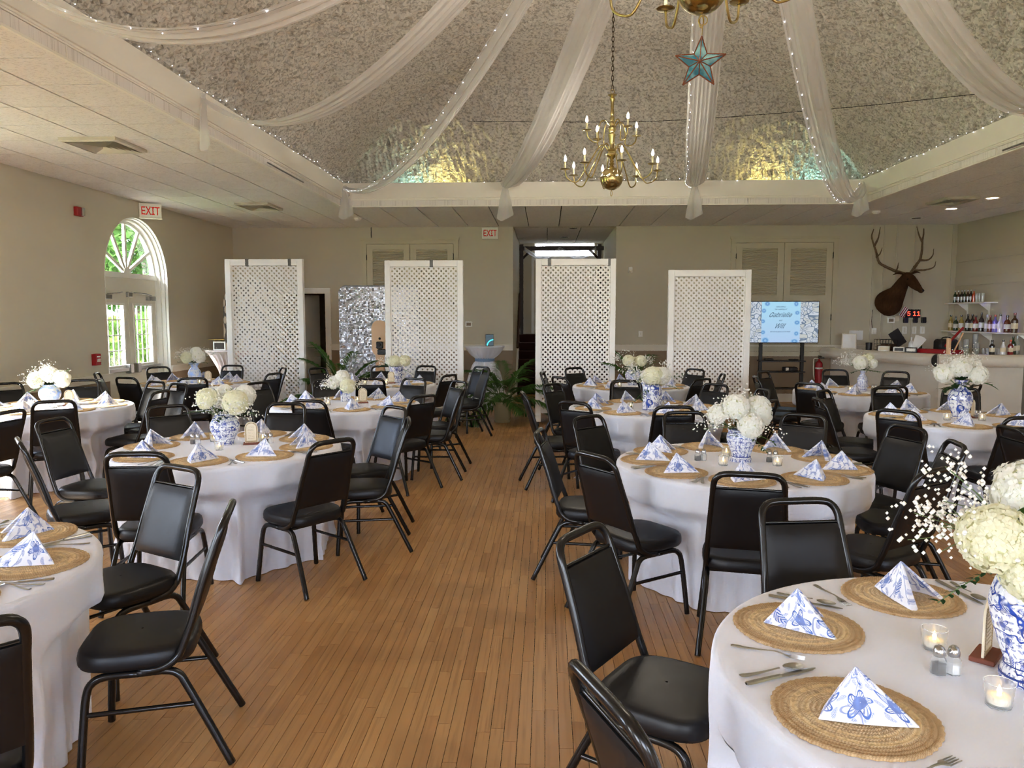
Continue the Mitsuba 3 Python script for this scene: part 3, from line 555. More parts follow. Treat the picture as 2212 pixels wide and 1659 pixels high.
part(k, 'came', cat([tube([(a[0], 0, a[1]), (b[0], 0, b[1])], 0.0035, 6) for a, b in zip(tips, tips[1:] + tips[:1])] + [tube([(a[0], 0, a[1]), (0, s * 0.035, 0)], 0.003, 6) for a in tips for s in (-1, 1)] + [ball(0.008, 0, s * 0.035, 0, 1) for s in (-1, 1)]), 'm_copper', smooth=40, to_world=stw)
part(k, 'hook_ring', cat([tube([(0.022 * math.cos(t), 0, 0.205 + 0.022 * math.sin(t)) for t in np.arange(16) * 2 * PI / 16], 0.003, 6, closed=True), tube([(0, 0.008 * math.cos(t), 0.16 + 0.025 * math.sin(t)) for t in np.arange(12) * 2 * PI / 12], 0.0025, 6, closed=True)]), 'm_brass', smooth=True, to_world=stw)

# ------------------------------------------------------------------ draped organza swags and fairy lights
def ribbon(p_wall, p_top, sag, w0, w1, w2, nz=46, nw=26, seed=0, twist=0.0):
    """a gathered sheer band from the cove to the middle of the vault, hanging in a curve"""
    r = np.random.default_rng(seed); a, b = np.array(p_wall, float), np.array(p_top, float); s = np.linspace(0, 1, nz)[:, None]
    c = a * (1 - s) + b * s; c[:, 2] -= sag * (4 * s * (1 - s))[:, 0] * (1.25 - 0.5 * s[:, 0])
    d = b - a; d[2] = 0; d /= np.linalg.norm(d); side = np.array([-d[1], d[0], 0])
    q = np.linspace(-0.5, 0.5, nw)
    tt = np.gradient(c, axis=0); tt /= np.linalg.norm(tt, axis=1, keepdims=True)
    up = np.cross(tt, side); 
    w = np.interp(s[:, 0], [0, 0.06, 0.35, 0.8, 1], [w0 * 0.25, w0, w1, w2, 0.12])
    fold = sum(r.normal(0, 1) * np.sin(q[None] * (10 + 9 * j) + r.random() * 6 + s * r.normal(0, 1.5)) / (1 + 0.4 * j) for j in range(5))
    Pn = c[:, None] + side[None, None] * (q[None] * w[:, None])[..., None] + up[:, None] * (0.022 * fold * np.minimum(1, w[:, None] / 0.25) + 0.25 * (w[:, None]) * (0.25 - q[None] ** 2) * -1)[..., None]
    return grid(Pn), Pn
APEX = (0.95, 4.3, 5.2)
zl = ZC + 0.33
swags = [((TX0, 4.45, zl), 1.0, (.22, .30, .26), 'sheer white swag nearest the camera along the top left'), ((TX0, 7.3, zl), 0.95, (.18, .24, .24), 'sheer white swag from the left cove, second from the camera'), ((TX0 + 0.05, TY1 - 0.05, zl - 0.02), 0.75, (.18, .22, .2), 'sheer white swag from the back left corner of the cove'),
         ((-0.66, TY1 - 0.03, zl - 0.05), 0.42, (.3, .36, .3), 'sheer white swag from the back cove left of the chandelier'), ((2.31, TY1 - 0.03, zl - 0.05), 0.42, (.28, .32, .28), 'sheer white swag hanging straight down behind the glass star'), ((TX1 - 0.06, TY1 - 0.1, zl - 0.02), 1.08, (.22, .26, .24), 'sheer white swag from the back right corner of the cove'), ((TX1, 7.3, zl), 0.9, (.22, .26, .26), 'sheer white swag from the right cove at the top right')]
fl_pts = []
for i, (pw, sag, ww, lab) in enumerate(swags):
    k = thing('ceiling_swag', lab, 'drapery', 'sheer swags across the vault')
    m, Pn = ribbon(pw, APEX, sag, *ww, seed=70 + i)
    part(k, 'band', m, 'm_sheer', smooth=True)
    # the tail that hangs from the knot over the cove
    r = np.random.default_rng(90 + i); inw = np.array([1.0 if pw[0] < -3 else -1.0 if pw[0] > 4.5 else 0.0, -1.0 if pw[1] > 12 else 0.0, 0]); inw /= np.linalg.norm(inw)
    sd = np.array([-inw[1], inw[0], 0]); s = np.linspace(0, 1, 14); q = np.linspace(-0.5, 0.5, 12); L = 0.55
    Pt = np.array([[np.array(pw) + inw * (0.045 + 0.02 * math.sin(9 * v + i)) + sd * v * (0.05 + 0.22 * u ** 0.7) + np.array([0, 0, 0.02 - L * u * (1 - 0.25 * abs(v + 0.2))]) for v in q] for u in s])
    part(k, 'tail', grid(Pt), 'm_sheer', smooth=True)
    e = Pn[:, 2] + np.array([0, 0, -0.012])
    fl_pts.append((lab, e))
mat('m_wire', C(150, 148, 144), 0.5)
def fairy(lab, path, step):
    k = thing('fairy_light_string', lab, 'fairy lights')
    path = np.asarray(path); L = np.r_[0, np.cumsum(np.linalg.norm(np.diff(path, axis=0), axis=1))]
    part(k, 'wire', tube(path, 0.0011, 4), 'm_wire')
    s = np.arange(step / 2, L[-1], step); pts = np.stack([np.interp(s, L, path[:, j]) for j in range(3)], 1) + rng.normal(0, 0.008, (len(s), 3))
    part(k, 'bulbs', dots(pts, 0.0042), 'm_bulb', kind='stuff', emitter=emit((0.85, 0.9, 1.0), 4.0, 0.01))
def sagline(a, b, n, sag): s = np.linspace(0, 1, n); p = np.array(a) + (np.array(b) - np.array(a)) * s[:, None]; p[:, 2] += -sag + 0.02 * np.sin(s * 40); return p
fairy('string of tiny white lights along the left cove edge', sagline((TX0 + 0.04, 3.2, ZC + 0.385), (TX0 + 0.04, TY1, ZC + 0.385), 120, 0), 0.17)
fairy('string of tiny white lights along the back cove edge', sagline((TX0, TY1 - 0.04, ZC + 0.385), (TX1, TY1 - 0.04, ZC + 0.385), 120, 0), 0.22)
fairy('string of tiny white lights along the right cove edge', sagline((TX1 - 0.04, TY1, ZC + 0.385), (TX1 - 0.04, 5.0, ZC + 0.385), 120, 0), 0.17)
for i in (0, 2, 4, 5): fairy('tiny white lights strung along the ' + fl_pts[i][0].replace('sheer white ', ''), fl_pts[i][1], 0.2)
solo('vault_wire', tube(smoothline([(-1.15, 11.35, 4.5), (1.5, 11.35, 4.47), (3.9, 10.9, 4.5), (4.7, 8.6, 4.05)], 8), 0.004, 5), 'm_dark', 'thin dark wire stretched across the back of the vault', 'wire')
solo('cove_rod', tube([(TX0 + 0.06, 8.9, ZC + 0.02), (TX0 + 0.06, 10.2, ZC + 0.02)], 0.01, 8), 'm_steel', 'thin metal rod along the lower left cove', 'rod')
solo('cove_rod', tube([(TX1 - 0.06, 7.0, ZC + 0.02), (TX1 - 0.06, 8.6, ZC + 0.02)], 0.01, 8), 'm_steel', 'thin metal rod along the lower right cove', 'rod')
# coloured uplights standing in the cove trough
def uplight(x, y, c, power, aim, ang=75):
    scene['light_%d' % len([q for q in scene if q.startswith('light_')])] = {'type': 'spot', 'sampling_weight': 0.5, 'cutoff_angle': ang, 'beam_width': ang * 0.35, 'intensity': rgb([v * power for v in c]), 'to_world': T().look_at(origin=[x, y, ZC + 0.08], target=aim, up=[0.3, 0.5, 0.2])}
BLUE, YEL, TEAL = (0.12, 0.3, 1.0), (1.0, 0.85, 0.25), (0.35, 0.9, 0.85)
for y, c, w in ((4.7, BLUE, 1.6), (5.7, BLUE, 2.0), (6.8, BLUE, 1.4), (11.6, BLUE, 0.9)): uplight(TX0 - 0.07, y, c, w, (TX0 + 0.12, y, 4.1), 72)
for x, c, w in ((-1.62, YEL, 0.4), (-2.15, TEAL, 0.16), (3.45, YEL, 0.4), (4.25, TEAL, 0.22)): uplight(x, TY1 + 0.07, c, w, (x, TY1 + 0.13, 4.1), 72)
uplight(TX1 + 0.07, 11.5, TEAL, 0.6, (TX1 - 0.12, 11.5, 4.1), 72)
# ------------------------------------------------------------------ banquet chairs
def chair_parts():
    # local frame: origin on the floor under the top bar, the seat lies towards +y
    def back_at(z):                                       # the back tubes lean and curl forward under the seat
        return np.interp(z, [0.40, 0.44, 0.50, 0.70, 0.94], [0.215, 0.175, 0.145, 0.085, 0.0])
    hw = lambda z: np.interp(z, [0.40, 0.50, 0.94], [0.192, 0.188, 0.158])
    zs = [0.47, 0.56, 0.68, 0.80, 0.875]
    left = [(-0.16, 0.36, 0.383), (-0.185, 0.29, 0.384), (-0.192, 0.225, 0.395), (-0.19, 0.178, 0.43)] + [(-hw(z), back_at(z), z) for z in zs]
    arc = [(-0.143, 0.008, 0.91), (-0.105, 0.001, 0.925), (0, 0, 0.927), (0.105, 0.001, 0.925), (0.143, 0.008, 0.91)]
    frame = tube(smoothline(left + arc + [(-p[0], p[1], p[2]) for p in left[::-1]], 4), 0.0150, 10)
    # padded backrest
    nu, nw = 15, 17
    def pad(side):
        P_ = np.zeros((nw, nu, 3))
        for i, z in enumerate(np.linspace(0.52, 0.842, nw)):
            for j, q in enumerate(np.linspace(-1, 1, nu)):
                e = (1 - abs(q) ** 7) * (1 - abs(2 * (z - 0.52) / 0.322 - 1) ** 9)
                P_[i, j] = (q * (hw(z) - 0.006), back_at(z) + side * (0.010 + 0.013 * e), z)
        return grid(P_)
    pf, pb = pad(1), pad(-1); pf.invert()
    rim = []
    for z0, z1 in zip(np.linspace(0.52, 0.842, nw)[:-1], np.linspace(0.52, 0.842, nw)[1:]):
        for s in (-1, 1):
            a, b = s * (hw(z0) - 0.006), s * (hw(z1) - 0.006)
            q = mesh([(a, back_at(z0) - .01, z0), (a, back_at(z0) + .01, z0), (b, back_at(z1) + .01, z1), (b, back_at(z1) - .01, z1)], [[0, 1, 2], [0, 2, 3]]); rim.append(q)
    for z in (0.52, 0.842):
        a = hw(z) - 0.006; rim.append(mesh([(-a, back_at(z) - .01, z), (a, back_at(z) - .01, z), (a, back_at(z) + .01, z), (-a, back_at(z) + .01, z)], [[0, 1, 2], [0, 2, 3]]))
    bar = tube([(-0.165, back_at(0.845), 0.848), (0.165, back_at(0.845), 0.848)], 0.006, 6)
    back = cat([pf, pb] + rim)
    # seat cushion: rounded plan, thick soft edge
    def plan(sc):
        a = np.linspace(0, 2 * PI, 48, endpoint=False); c, s = np.cos(a), np.sin(a); ex = 0.45
        x = np.sign(c) * np.abs(c) ** ex * 0.212; y = np.sign(s) * np.abs(s) ** (0.62) * 0.205
        x = x * np.where(s > 0, 1.0, 1 - 0.06 * -s)
        return np.stack([x * sc, y * sc + 0.335], 1)
    rings = [(0.90, 0.394), (0.965, 0.398), (1.0, 0.412), (1.005, 0.432), (0.985, 0.452), (0.94, 0.464), (0.82, 0.470), (0.5, 0.474), (0.02, 0.475)]
    sP = np.array([[(p[0], p[1], z) for p in plan(sc)] for sc, z in rings]); seat = grid(sP, closed=True)
    bot = mesh(np.vstack([sP[0], [[0, .335, .394]]]), [[(i + 1) % 48, i, 48] for i in range(48)])
    seat = cat([seat, bot])
    legs = {}
    for s in (-1, 1):
        x = s * 0.185
        legs[('f', s)] = tube(smoothline([(x, 0.32, 0.377), (x, 0.42, 0.377), (x * 1.01, 0.468, 0.36), (x * 1.04, 0.49, 0.315), (x * 1.11, 0.503, 0.18), (x * 1.20, 0.515, 0.006)], 4), 0.0145, 10)
        legs[('r', s)] = tube(smoothline([(x, 0.32, 0.377), (x, 0.225, 0.377), (x * 1.01, 0.18, 0.36), (x * 1.03, 0.152, 0.315), (x * 1.11, 0.075, 0.16), (x * 1.20, 0.0, 0.006)], 4), 0.0145, 10)
    stret = {s: tube([(s * 0.200, 0.497, 0.245), (s * 0.199, 0.117, 0.245)], 0.0095, 8) for s in (-1, 1)}
    cross = cat([tube([(-0.185, y, 0.378), (0.185, y, 0.378)], 0.009, 6) for y in (0.225, 0.42)])
    out = [('seat', seat, 'm_vinyl', 50, None), ('backrest', cat([back]), 'm_vinyl', 40, None), ('back_frame', cat([frame, bar]), 'm_tube', True, None)]
    out += [('leg', legs[q], 'm_tube', True, None) for q in (('f', -1), ('f', 1), ('r', -1), ('r', 1))]
    out += [('stretcher', stret[s], 'm_tube', True, None) for s in (-1, 1)] + [('seat_frame', cross, 'm_tube', True, None)]
    return proto(*out)
CHAIR = chair_parts()
TABLES = {  # centre, descriptor, vase
    'L0': (-2.44, 2.53, 'the front left corner table'), 'L1': (-2.23, 5.23, 'the ginger jar table'), 'L2': (-5.04, 7.51, 'the left wall table'),
    'L3': (-4.82, 10.25, 'the arched exit table'), 'L4': (-2.09, 7.87, 'the square vase table'), 'L5': (-2.27, 10.24, 'the second lattice table'),
    'R0': (1.22, 1.93, 'the front right table'), 'R1': (1.22, 4.80, 'the flared urn table'), 'R2': (1.00, 7.69, 'the cylinder vase table'),
    'R3': (1.12, 10.11, 'the third lattice table'), 'R4': (3.85, 9.53, 'the bar front table'), 'R5': (3.70, 6.98, 'the right edge table')}
WIND = {90: 'far side', 67: 'far side rightward', 45: 'back right', 22: 'right side rearward', 0: 'right side', -22: 'right side frontward', -45: 'front right', -67: 'near side rightward', -90: 'near side', -112: 'near side leftward', -135: 'front left', -157: 'left side frontward', 180: 'left side', 157: 'left side rearward', 135: 'back left', 112: 'far side leftward'}
def winds(angs):
    """a different compass word for each angle"""
    keys = list(WIND); out = {}; free = set(keys)
    pairs = sorted((abs((a - k + 180) % 360 - 180), i, k) for i, a in enumerate(angs) for k in keys)
    for d, i, k in pairs:
        if i not in out and k in free: out[i] = WIND[k]; free.discard(k)
    return [out[i] for i in range(len(angs))]
# every chair: table, x, y under its top bar, extra turn in degrees
CH = [('L2', -6.06, 8.27, 0), ('L2', -5.45, 8.74, 0), ('L3', -5.95, 9.83, 0), ('L3', -5.13, 9.17, 0), ('L2', -4.50, 8.50, 0), ('L2', -3.91, 7.46, 0), ('L3', -5.69, 10.98, 0), ('L2', -4.44, 6.66, 0),
      ('L1', -3.2, 4.45, 0), ('L1', -3.6, 5.36, 0), ('L1', -3.17, 6.22, 0), ('L1', -2.25, 4.12, 8), ('L3', -4.29, 9.06, 0), ('L2', -4.08, 8.3, 20), ('L3', -4.78, 11.35, 0),
      ('L4', -3.26, 8.46, 0), ('L3', -3.56, 9.85, 0), ('L3', -3.80, 10.9, 0), ('L1', -2.23, 6.45, 0), ('L4', -2.12, 6.70, -10), ('L1', -1.35, 4.57, 0), ('L5', -3.32, 10.92, 0), ('L4', -2.59, 8.92, 0),
      ('L5', -2.45, 11.32, 0), ('L5', -1.80, 11.45, 0), ('L5', -2.12, 9.14, 0), ('L4', -1.58, 9.11, 0), ('L5', -1.24, 9.68, 0), ('L4', -1.21, 7.19, 0), ('L1', -1.24, 6.24, 0), ('L1', -1.0, 5.5, 0), ('L4', -0.99, 8.74, 0), ('L4', -0.86, 7.89, 0),
      ('L5', -0.95, 11.3, 10), ('L5', -0.84, 10.8, 0),
      ('R3', 0.40, 11.12, 0), ('R3', -0.02, 10.26, 0), ('R3', 0.16, 9.4, 0), ('R2', 0.06, 8.43, 0), ('R2', -0.23, 7.48, 0), ('R2', 0.24, 6.65, 0), ('R1', 0.31, 5.71, 0), ('R1', -0.05, 4.97, 0), ('R1', 0.26, 4.11, 0),
      ('R3', 0.93, 8.98, 0), ('R2', 0.94, 8.76, 0), ('R2', 1.07, 6.37, 0), ('R1', 1.08, 6.0, 0), ('R3', 2.12, 10.9, 0), ('R3', 1.86, 9.2, 0), ('R2', 1.83, 8.45, 0), ('R3', 2.29, 10.03, 0), ('R4', 2.91, 10.39, 0), ('R4', 2.60, 9.6, 0),
      ('R2', 2.23, 7.88, 0), ('R2', 1.99, 6.83, 0), ('R4', 2.94, 8.67, 0), ('R5', 2.79, 7.81, 0), ('R5', 2.46, 7.0, 0), ('R1', 1.97, 5.87, 0), ('R4', 4.05, 10.89, 0), ('R4', 4.75, 10.56, 0), ('R4', 3.72, 8.42, 0), ('R5', 3.58, 8.1, 0), ('R5', 2.79, 6.17, 0),
      ('R1', 2.46, 5.25, 0), ('R1', 2.44, 4.6, 0), ('R1', 1.92, 3.78, 0), ('R5', 3.58, 5.80, 8), ('R5', 4.35, 8.18, 0), ('R4', 4.73, 8.58, 0),
      ('R1', 0.98, 3.68, 0), ('R0', 1.03, 3.12, 0), ('R0', 0.12, 2.63, 0), ('R0', 0.11, 1.49, 0), ('L0', -1.82, 3.68, 0), ('L0', -1.24, 2.9, 0), ('L0', -1.42, 1.70, 0)]
EXTRA = [(-4.23, 5.82, 175, 'black vinyl banquet chair at the left frame edge facing left'), (3.12, 5.24, 0, 'black vinyl banquet chair at the right frame edge facing right')]
def clear(c):
    tx, ty, _ = TABLES[c[0]]; d = np.array([c[1] - tx, c[2] - ty]); r = np.linalg.norm(d); d *= max(r, 1.19) / r; return (c[0], tx + d[0], ty + d[1], c[3])
CH = [clear(c) for c in CH]
for t in TABLES:
    mine = [c for c in CH if c[0] == t]; tx, ty, td = TABLES[t]
    ang = [math.degrees(math.atan2(c[2] - ty, c[1] - tx)) for c in mine]
    for c, w_, a in zip(mine, winds(ang), ang):
        k = thing('banquet_chair', 'black vinyl banquet chair on the %s of %s' % (w_, td), 'chair', 'banquet chairs around %s' % td)
        place(k, CHAIR, M4(c[1], c[2], 0, math.radians(a + 90 + c[3])))
for x, y, a, lab in EXTRA: place(thing('banquet_chair', lab, 'chair', 'banquet chairs of tables beyond the frame'), CHAIR, M4(x, y, 0, math.radians(a - 90)))

# ------------------------------------------------------------------ tables under white cloths
TR, TH = 0.768, 0.765
def cloth_mesh(seed, chairs=()):
    r = np.random.default_rng(seed); n = 300; a = np.arange(n) * 2 * PI / n
    K = 15 + seed % 3; ph = r.random(6) * 6.28
    w = np.sin(K * a + 1.3 * np.sin(2 * a + ph[0]) + ph[1]) + 0.55 * np.sin((K * 2 - 5) * a + ph[2] + np.sin(3 * a)) + 0.35 * np.sin(7 * a + ph[3])
    sharp = np.sign(w) * np.abs(w) ** 0.8
    prof = [(0.02, TH), (0.3, TH), (0.55, TH), (TR - 0.05, TH), (TR - 0.02, TH - 0.001), (TR - 0.006, TH - 0.006), (TR + 0.001, TH - 0.016), (TR + 0.004, TH - 0.034)]
    rows = [[(q * math.cos(t), q * math.sin(t), z) for t in a] for q, z in prof]
    for i, z in enumerate(np.linspace(TH - 0.07, 0.004, 26)):
        d = (TH - z) / TH
        rr = TR + 0.004 + 0.004 * d + 0.043 * d ** 0.8 * sharp * (0.9 + 0.2 * np.sin(3 * a + 4 * d)) + 0.012 * d * np.sin(13.8 * d + 3 * a + ph[4]) + 0.05 * max(0, d - 0.86) / 0.14 * np.maximum(0, np.sin(5 * a + ph[5]))
        hz = np.clip((0.60 - z) / 0.12, 0, 1); hz = hz * hz * (3 - 2 * hz)
        for rc, tc in chairs:                             # the cloth is pushed in by each chair's seat and front legs
            for _ in range(2):
                lat, dep = rr * np.sin(a - tc), rr * np.cos(a - tc); lim = rc - 0.60
                wgt = np.clip((0.37 - np.abs(lat)) / 0.11, 0, 1) * (dep > 0); wgt = wgt * wgt * (3 - 2 * wgt) * hz
                rr = rr - np.maximum(0, dep - lim) * wgt / np.maximum(np.cos(a - tc), 0.5)
        fold2 = np.sin(31 * a + 2 * np.sin(3 * a + ph[2]) + ph[0]) + 0.6 * np.sin(19 * a + ph[1]); rr = rr - 0.016 * d ** 0.7 * (1 + fold2 / 1.6)
        rows.append(np.stack([rr * np.cos(a + 0.02 * d * np.sin(9 * a)), rr * np.sin(a + 0.02 * d * np.sin(9 * a)), z + 0 * a], 1))
    Pn = np.array([np.asarray(q) for q in rows]); m = grid(Pn, closed=True); m.invert()
    top = mesh(np.vstack([Pn[0], [[0, 0, TH]]]), [[i, (i + 1) % n, n] for i in range(n)])
    return cat([m, top])
for i, t in enumerate(TABLES):
    x, y, td = TABLES[t]
    k = numbered('banquet_table'); tag(k, 'round banquet table under a floor length white cloth, ' + td, 'table', 'round banquet tables')
    cs = [(math.hypot(c[1] - x, c[2] - y), math.atan2(c[2] - y, c[1] - x)) for c in CH if c[0] == t]
    part(k, 'tablecloth', cloth_mesh(3 + i, cs), 'm_cloth', smooth=60, to_world=M4(x, y, 0))

# ------------------------------------------------------------------ place settings
def f_straw(p, n, uv):
    r = dr.sqrt(uv.x * uv.x + uv.y * uv.y); a = dr.atan2(uv.y, uv.x)
    ring = r * 78.0; k = dr.floor(ring)
    st_ = dr.sin(a * (r * 900.0) + 3.0 * (ring - k))
    c = mix(C(178, 150, 112), C(216, 194, 156), 0.5 + 0.5 * st_)
    c = mix(c, C(226, 200, 150), 0.6 * sstep(0.6, 0.75, noise(r * 60.0, 1.0, 1.0)) * dr.select(r < 0.14, 1.0, 0.2))
    c = mix(c, C(158, 120, 76), 0.45 * sstep(0.135, 0.16, r))
    return mix(c, C(134, 100, 62), 0.35 * sstep(0.5, 0.8, fbm(a * 18, r * 120, 2.0, 2)))
mat('m_straw', P(f_straw), 0.85, spec=0.2)
def mat_mesh(na, per):
    R_, rings = 0.182, 14
    nr = rings * per + 1; r = np.linspace(0.004, R_, nr); a = np.arange(na) * 2 * PI / na
    ph = (r * rings / R_) % 1.0; ringi = np.floor(r * rings / R_)
    h = 0.0045 + 0.0032 * np.sin(PI * ph) 
    tw = np.sin(a[None] * np.maximum(12, np.round(ringi * 11))[:, None] + ph[:, None] * 3.2)
    H = h[:, None] + 0.0011 * tw * np.sin(PI * ph)[:, None]
    edge = 1 + (0.008 * np.sin(a * 44) + 0.01 * np.sin(a * 5 + 1))[None] * (r / R_ > 0.97)[:, None]
    X, Y = r[:, None] * np.cos(a) * edge, r[:, None] * np.sin(a) * edge
    Pn = np.stack([X, Y, H], -1); low = np.stack([X[-1:], Y[-1:], 0 * X[-1:]], -1)
    m = grid(np.concatenate([Pn, low]), closed=True)
    return m, m.vertices[:, :2].copy()
m_, u_ = mat_mesh(400, 5); MAT_HI = dict(mikit.ply(m_, 'm_straw', True, uv=u_))
m_, u_ = mat_mesh(72, 2); MAT_LO = dict(mikit.ply(m_, 'm_straw', True, uv=u_))
# blue toile print
def motif(x, y, sd, frac):
    """one drawn flower or leaf in each unit cell"""
    cx, cy = dr.floor(x), dr.floor(y); a, b, c = crand(cx, cy, sd), crand(cx, cy, sd + 1), crand(cx, cy, sd + 2)
    dx, dy = x - cx - 0.5 - 0.24 * (a - 0.5), y - cy - 0.5 - 0.24 * (b - 0.5)
    rho = dr.sqrt(dx * dx + dy * dy); th = dr.atan2(dy, dx) + c * 6.28
    q = rho / (0.40 * (0.74 + 0.26 * dr.cos(5.0 * th)))
    line = sstep(0.80, 0.88, q) * (1 - sstep(0.97, 1.05, q))
    hatch = (1 - sstep(0.82, 0.92, q)) * (0.22 + 0.6 * sstep(0.0, 0.7, dr.sin(26.0 * th + 9.0 * q))) 
    core = 1 - sstep(0.07, 0.095, dr.abs(rho - 0.09))
    fl = dr.maximum(dr.maximum(line, hatch), 0.9 * core)
    u, v = rho * dr.cos(th), rho * dr.sin(th); v = v - 0.5 * u * u; e = (u / 0.44) ** 2 + (v / 0.16) ** 2
    lf = (1 - sstep(0.86, 1.02, e)) * (0.4 + 0.6 * sstep(0.0, 0.5, dr.sin(dr.abs(v) * 70.0 - u * 40.0)))
    return dr.select(a < frac, fl, lf)
def f_toile(p, n, uv):
    x, y = uv.x, uv.y
    wx, wy = noise(x * 2.2, y * 2.2, 3.0) - 0.5, noise(x * 2.2, y * 2.2, 9.0) - 0.5
    m1 = motif(x * 1.15 + 0.25 * wx, y * 1.15 + 0.25 * wy, 3, 0.62)
    m2 = motif(x * 2.9 + 0.3 * wx + 0.4, y * 2.9 + 0.3 * wy, 11, 0.12)
    vine = 1 - sstep(0.008, 0.022, dr.abs(fbm(x * 1.5, y * 1.5, 1.0, 2) - 0.5))
    t = dr.clip(dr.maximum(dr.maximum(m1, 0.75 * m2 * dr.select(m1 > 0.02, 0.0, 1.0)), 0.7 * vine), 0, 1)
    return mix(C(236, 238, 246), mix(C(92, 124, 194), C(62, 88, 158), noise(x * 9, y * 9, 7.0)), t)
mat('m_toile', P(f_toile), 0.75, spec=0.2)
def napkin_mesh(seed):
    """a square napkin folded to a standing pyramid: two wings meeting in a spine, open at the other side"""
    r = np.random.default_rng(seed); ms, us = [], []
    A, S = np.array([0.004, -0.006, 0.108 + 0.008 * r.random()]), np.array([0, -0.098, 0.0])
    for s in (-1, 1):
        Lp = np.array([s * (0.098 + 0.012 * r.normal() * 0.5), 0.078 + 0.02 * r.random(), 0.0]); n = 11
        for layer, off in ((0, 0.0), (1, 0.007)):
            Pn = np.zeros((n, n, 3)); U = np.zeros((n, n, 2))
            for i, t in enumerate(np.linspace(0, 1, n)):
                for j, q in enumerate(np.linspace(0, 1, n)):
                    base = S * (1 - q) + Lp * q; pt = base * (1 - t) + (A if layer == 0 else A + np.array([0, 0.003, -0.004])) * t
                    nrm = np.array([s * 0.8, -0.45, 0.25]); b = math.sin(PI * q) * (1 - t) ** 0.7
                    pt = pt + nrm * (0.014 * b - off * (1 - t * 0.6)) + np.array([0, 0, 0.004 * math.sin(q * 9 + seed) * t * (1 - t)])
                    if layer and q > 0.75: pt = pt + np.array([-s * 0.02, 0.004, 0]) * (q - 0.75) * 4 * (1 - t)
                    Pn[i, j] = pt; U[i, j] = (seed * 3.7 + s * q * 1.75 + 0.2 * layer, seed * 1.9 + t * 1.25)
            m = grid(Pn); 
            ms.append(m); us.append(U.reshape(-1, 2))
        # rolled hem along the open edge joins the two layers
        a0, a1 = ms[-2].vertices.reshape(n, n, 3)[:, -1], ms[-1].vertices.reshape(n, n, 3)[:, -1]
        mid = (a0 + a1) / 2 + np.array([s * 0.003, 0.004, 0]); h = grid(np.stack([a0, mid, a1], 1)); ms.append(h); us.append(np.repeat(us[-2].reshape(n, n, 2)[:, -1], 3, 0))
    return cat(ms), np.vstack(us)
NAPKIN = []
for s in range(7):
    m_, u_ = napkin_mesh(s); NAPKIN.append(dict(mikit.ply(m_, 'm_toile', True, uv=u_)))
mat('m_silver', C(188, 188, 184), 0.2, 1.0)
def outline_solid(pts_w, zf, th=0.0022, n=2):
    """a flat utensil: (y, half width) stations, height zf(y)"""
    y, w = np.array(pts_w).T; rows = []
    for a, b in zip(y, w): z = zf(a); rows.append([(-b, a, z + th * 0.3), (-b * 0.6, a, z + th), (b * 0.6, a, z + th), (b, a, z + th * 0.3), (b * 0.6, a, z), (-b * 0.6, a, z)])
    m = grid(np.array(rows), closed=True); m.invert(); return m
arch_z = lambda y: 0.001 + 0.006 * np.exp(-((y - 0.02) / 0.035) ** 2)
handle = [(-0.095, 0.003), (-0.093, 0.0085), (-0.08, 0.0095), (-0.05, 0.0065), (-0.01, 0.0035), (0.02, 0.003)]
fork_h = outline_solid(handle + [(0.04, 0.0045), (0.05, 0.011), (0.062, 0.0125)], arch_z)
tines = cat([outline_solid([(0.060, 0.0019), (0.08, 0.0017), (0.098, 0.0009)], lambda y: 0.001 + 0.05 * (y - 0.06) * (0.11 - y) * 4).apply_translation([x, 0, 0]) for x in (-0.0102, -0.0034, 0.0034, 0.0102)])
knife = cat([outline_solid([(-0.11, 0.003), (-0.108, 0.008), (-0.09, 0.009), (-0.02, 0.0075), (0.0, 0.006)], lambda y: 0.001, 0.006), outline_solid([(0.0, 0.006), (0.02, 0.0085), (0.07, 0.0095), (0.1, 0.0075), (0.115, 0.002)], lambda y: 0.002, 0.0015)])
sp = outline_solid(handle, arch_z)
bowl = mesh(*(lambda g: (g.vertices, g.faces))(grid(np.array([[(0.019 * q * math.cos(t) , 0.062 + 0.030 * q * math.sin(t) , 0.0015 + 0.006 * q * q) for t in np.arange(20) * 2 * PI / 20] for q in np.linspace(0.02, 1, 6)]), closed=True)))
FORK = proto(('handle', fork_h, 'm_silver', 40, None), ('tines', tines, 'm_silver', 40, None))
KNIFE = proto(('blade', knife, 'm_silver', 40, None))
SPOON = proto(('handle', sp, 'm_silver', 40, None), ('bowl', bowl, 'm_silver', True, None))
SET = {'R1': [(1428.5, 974)], }
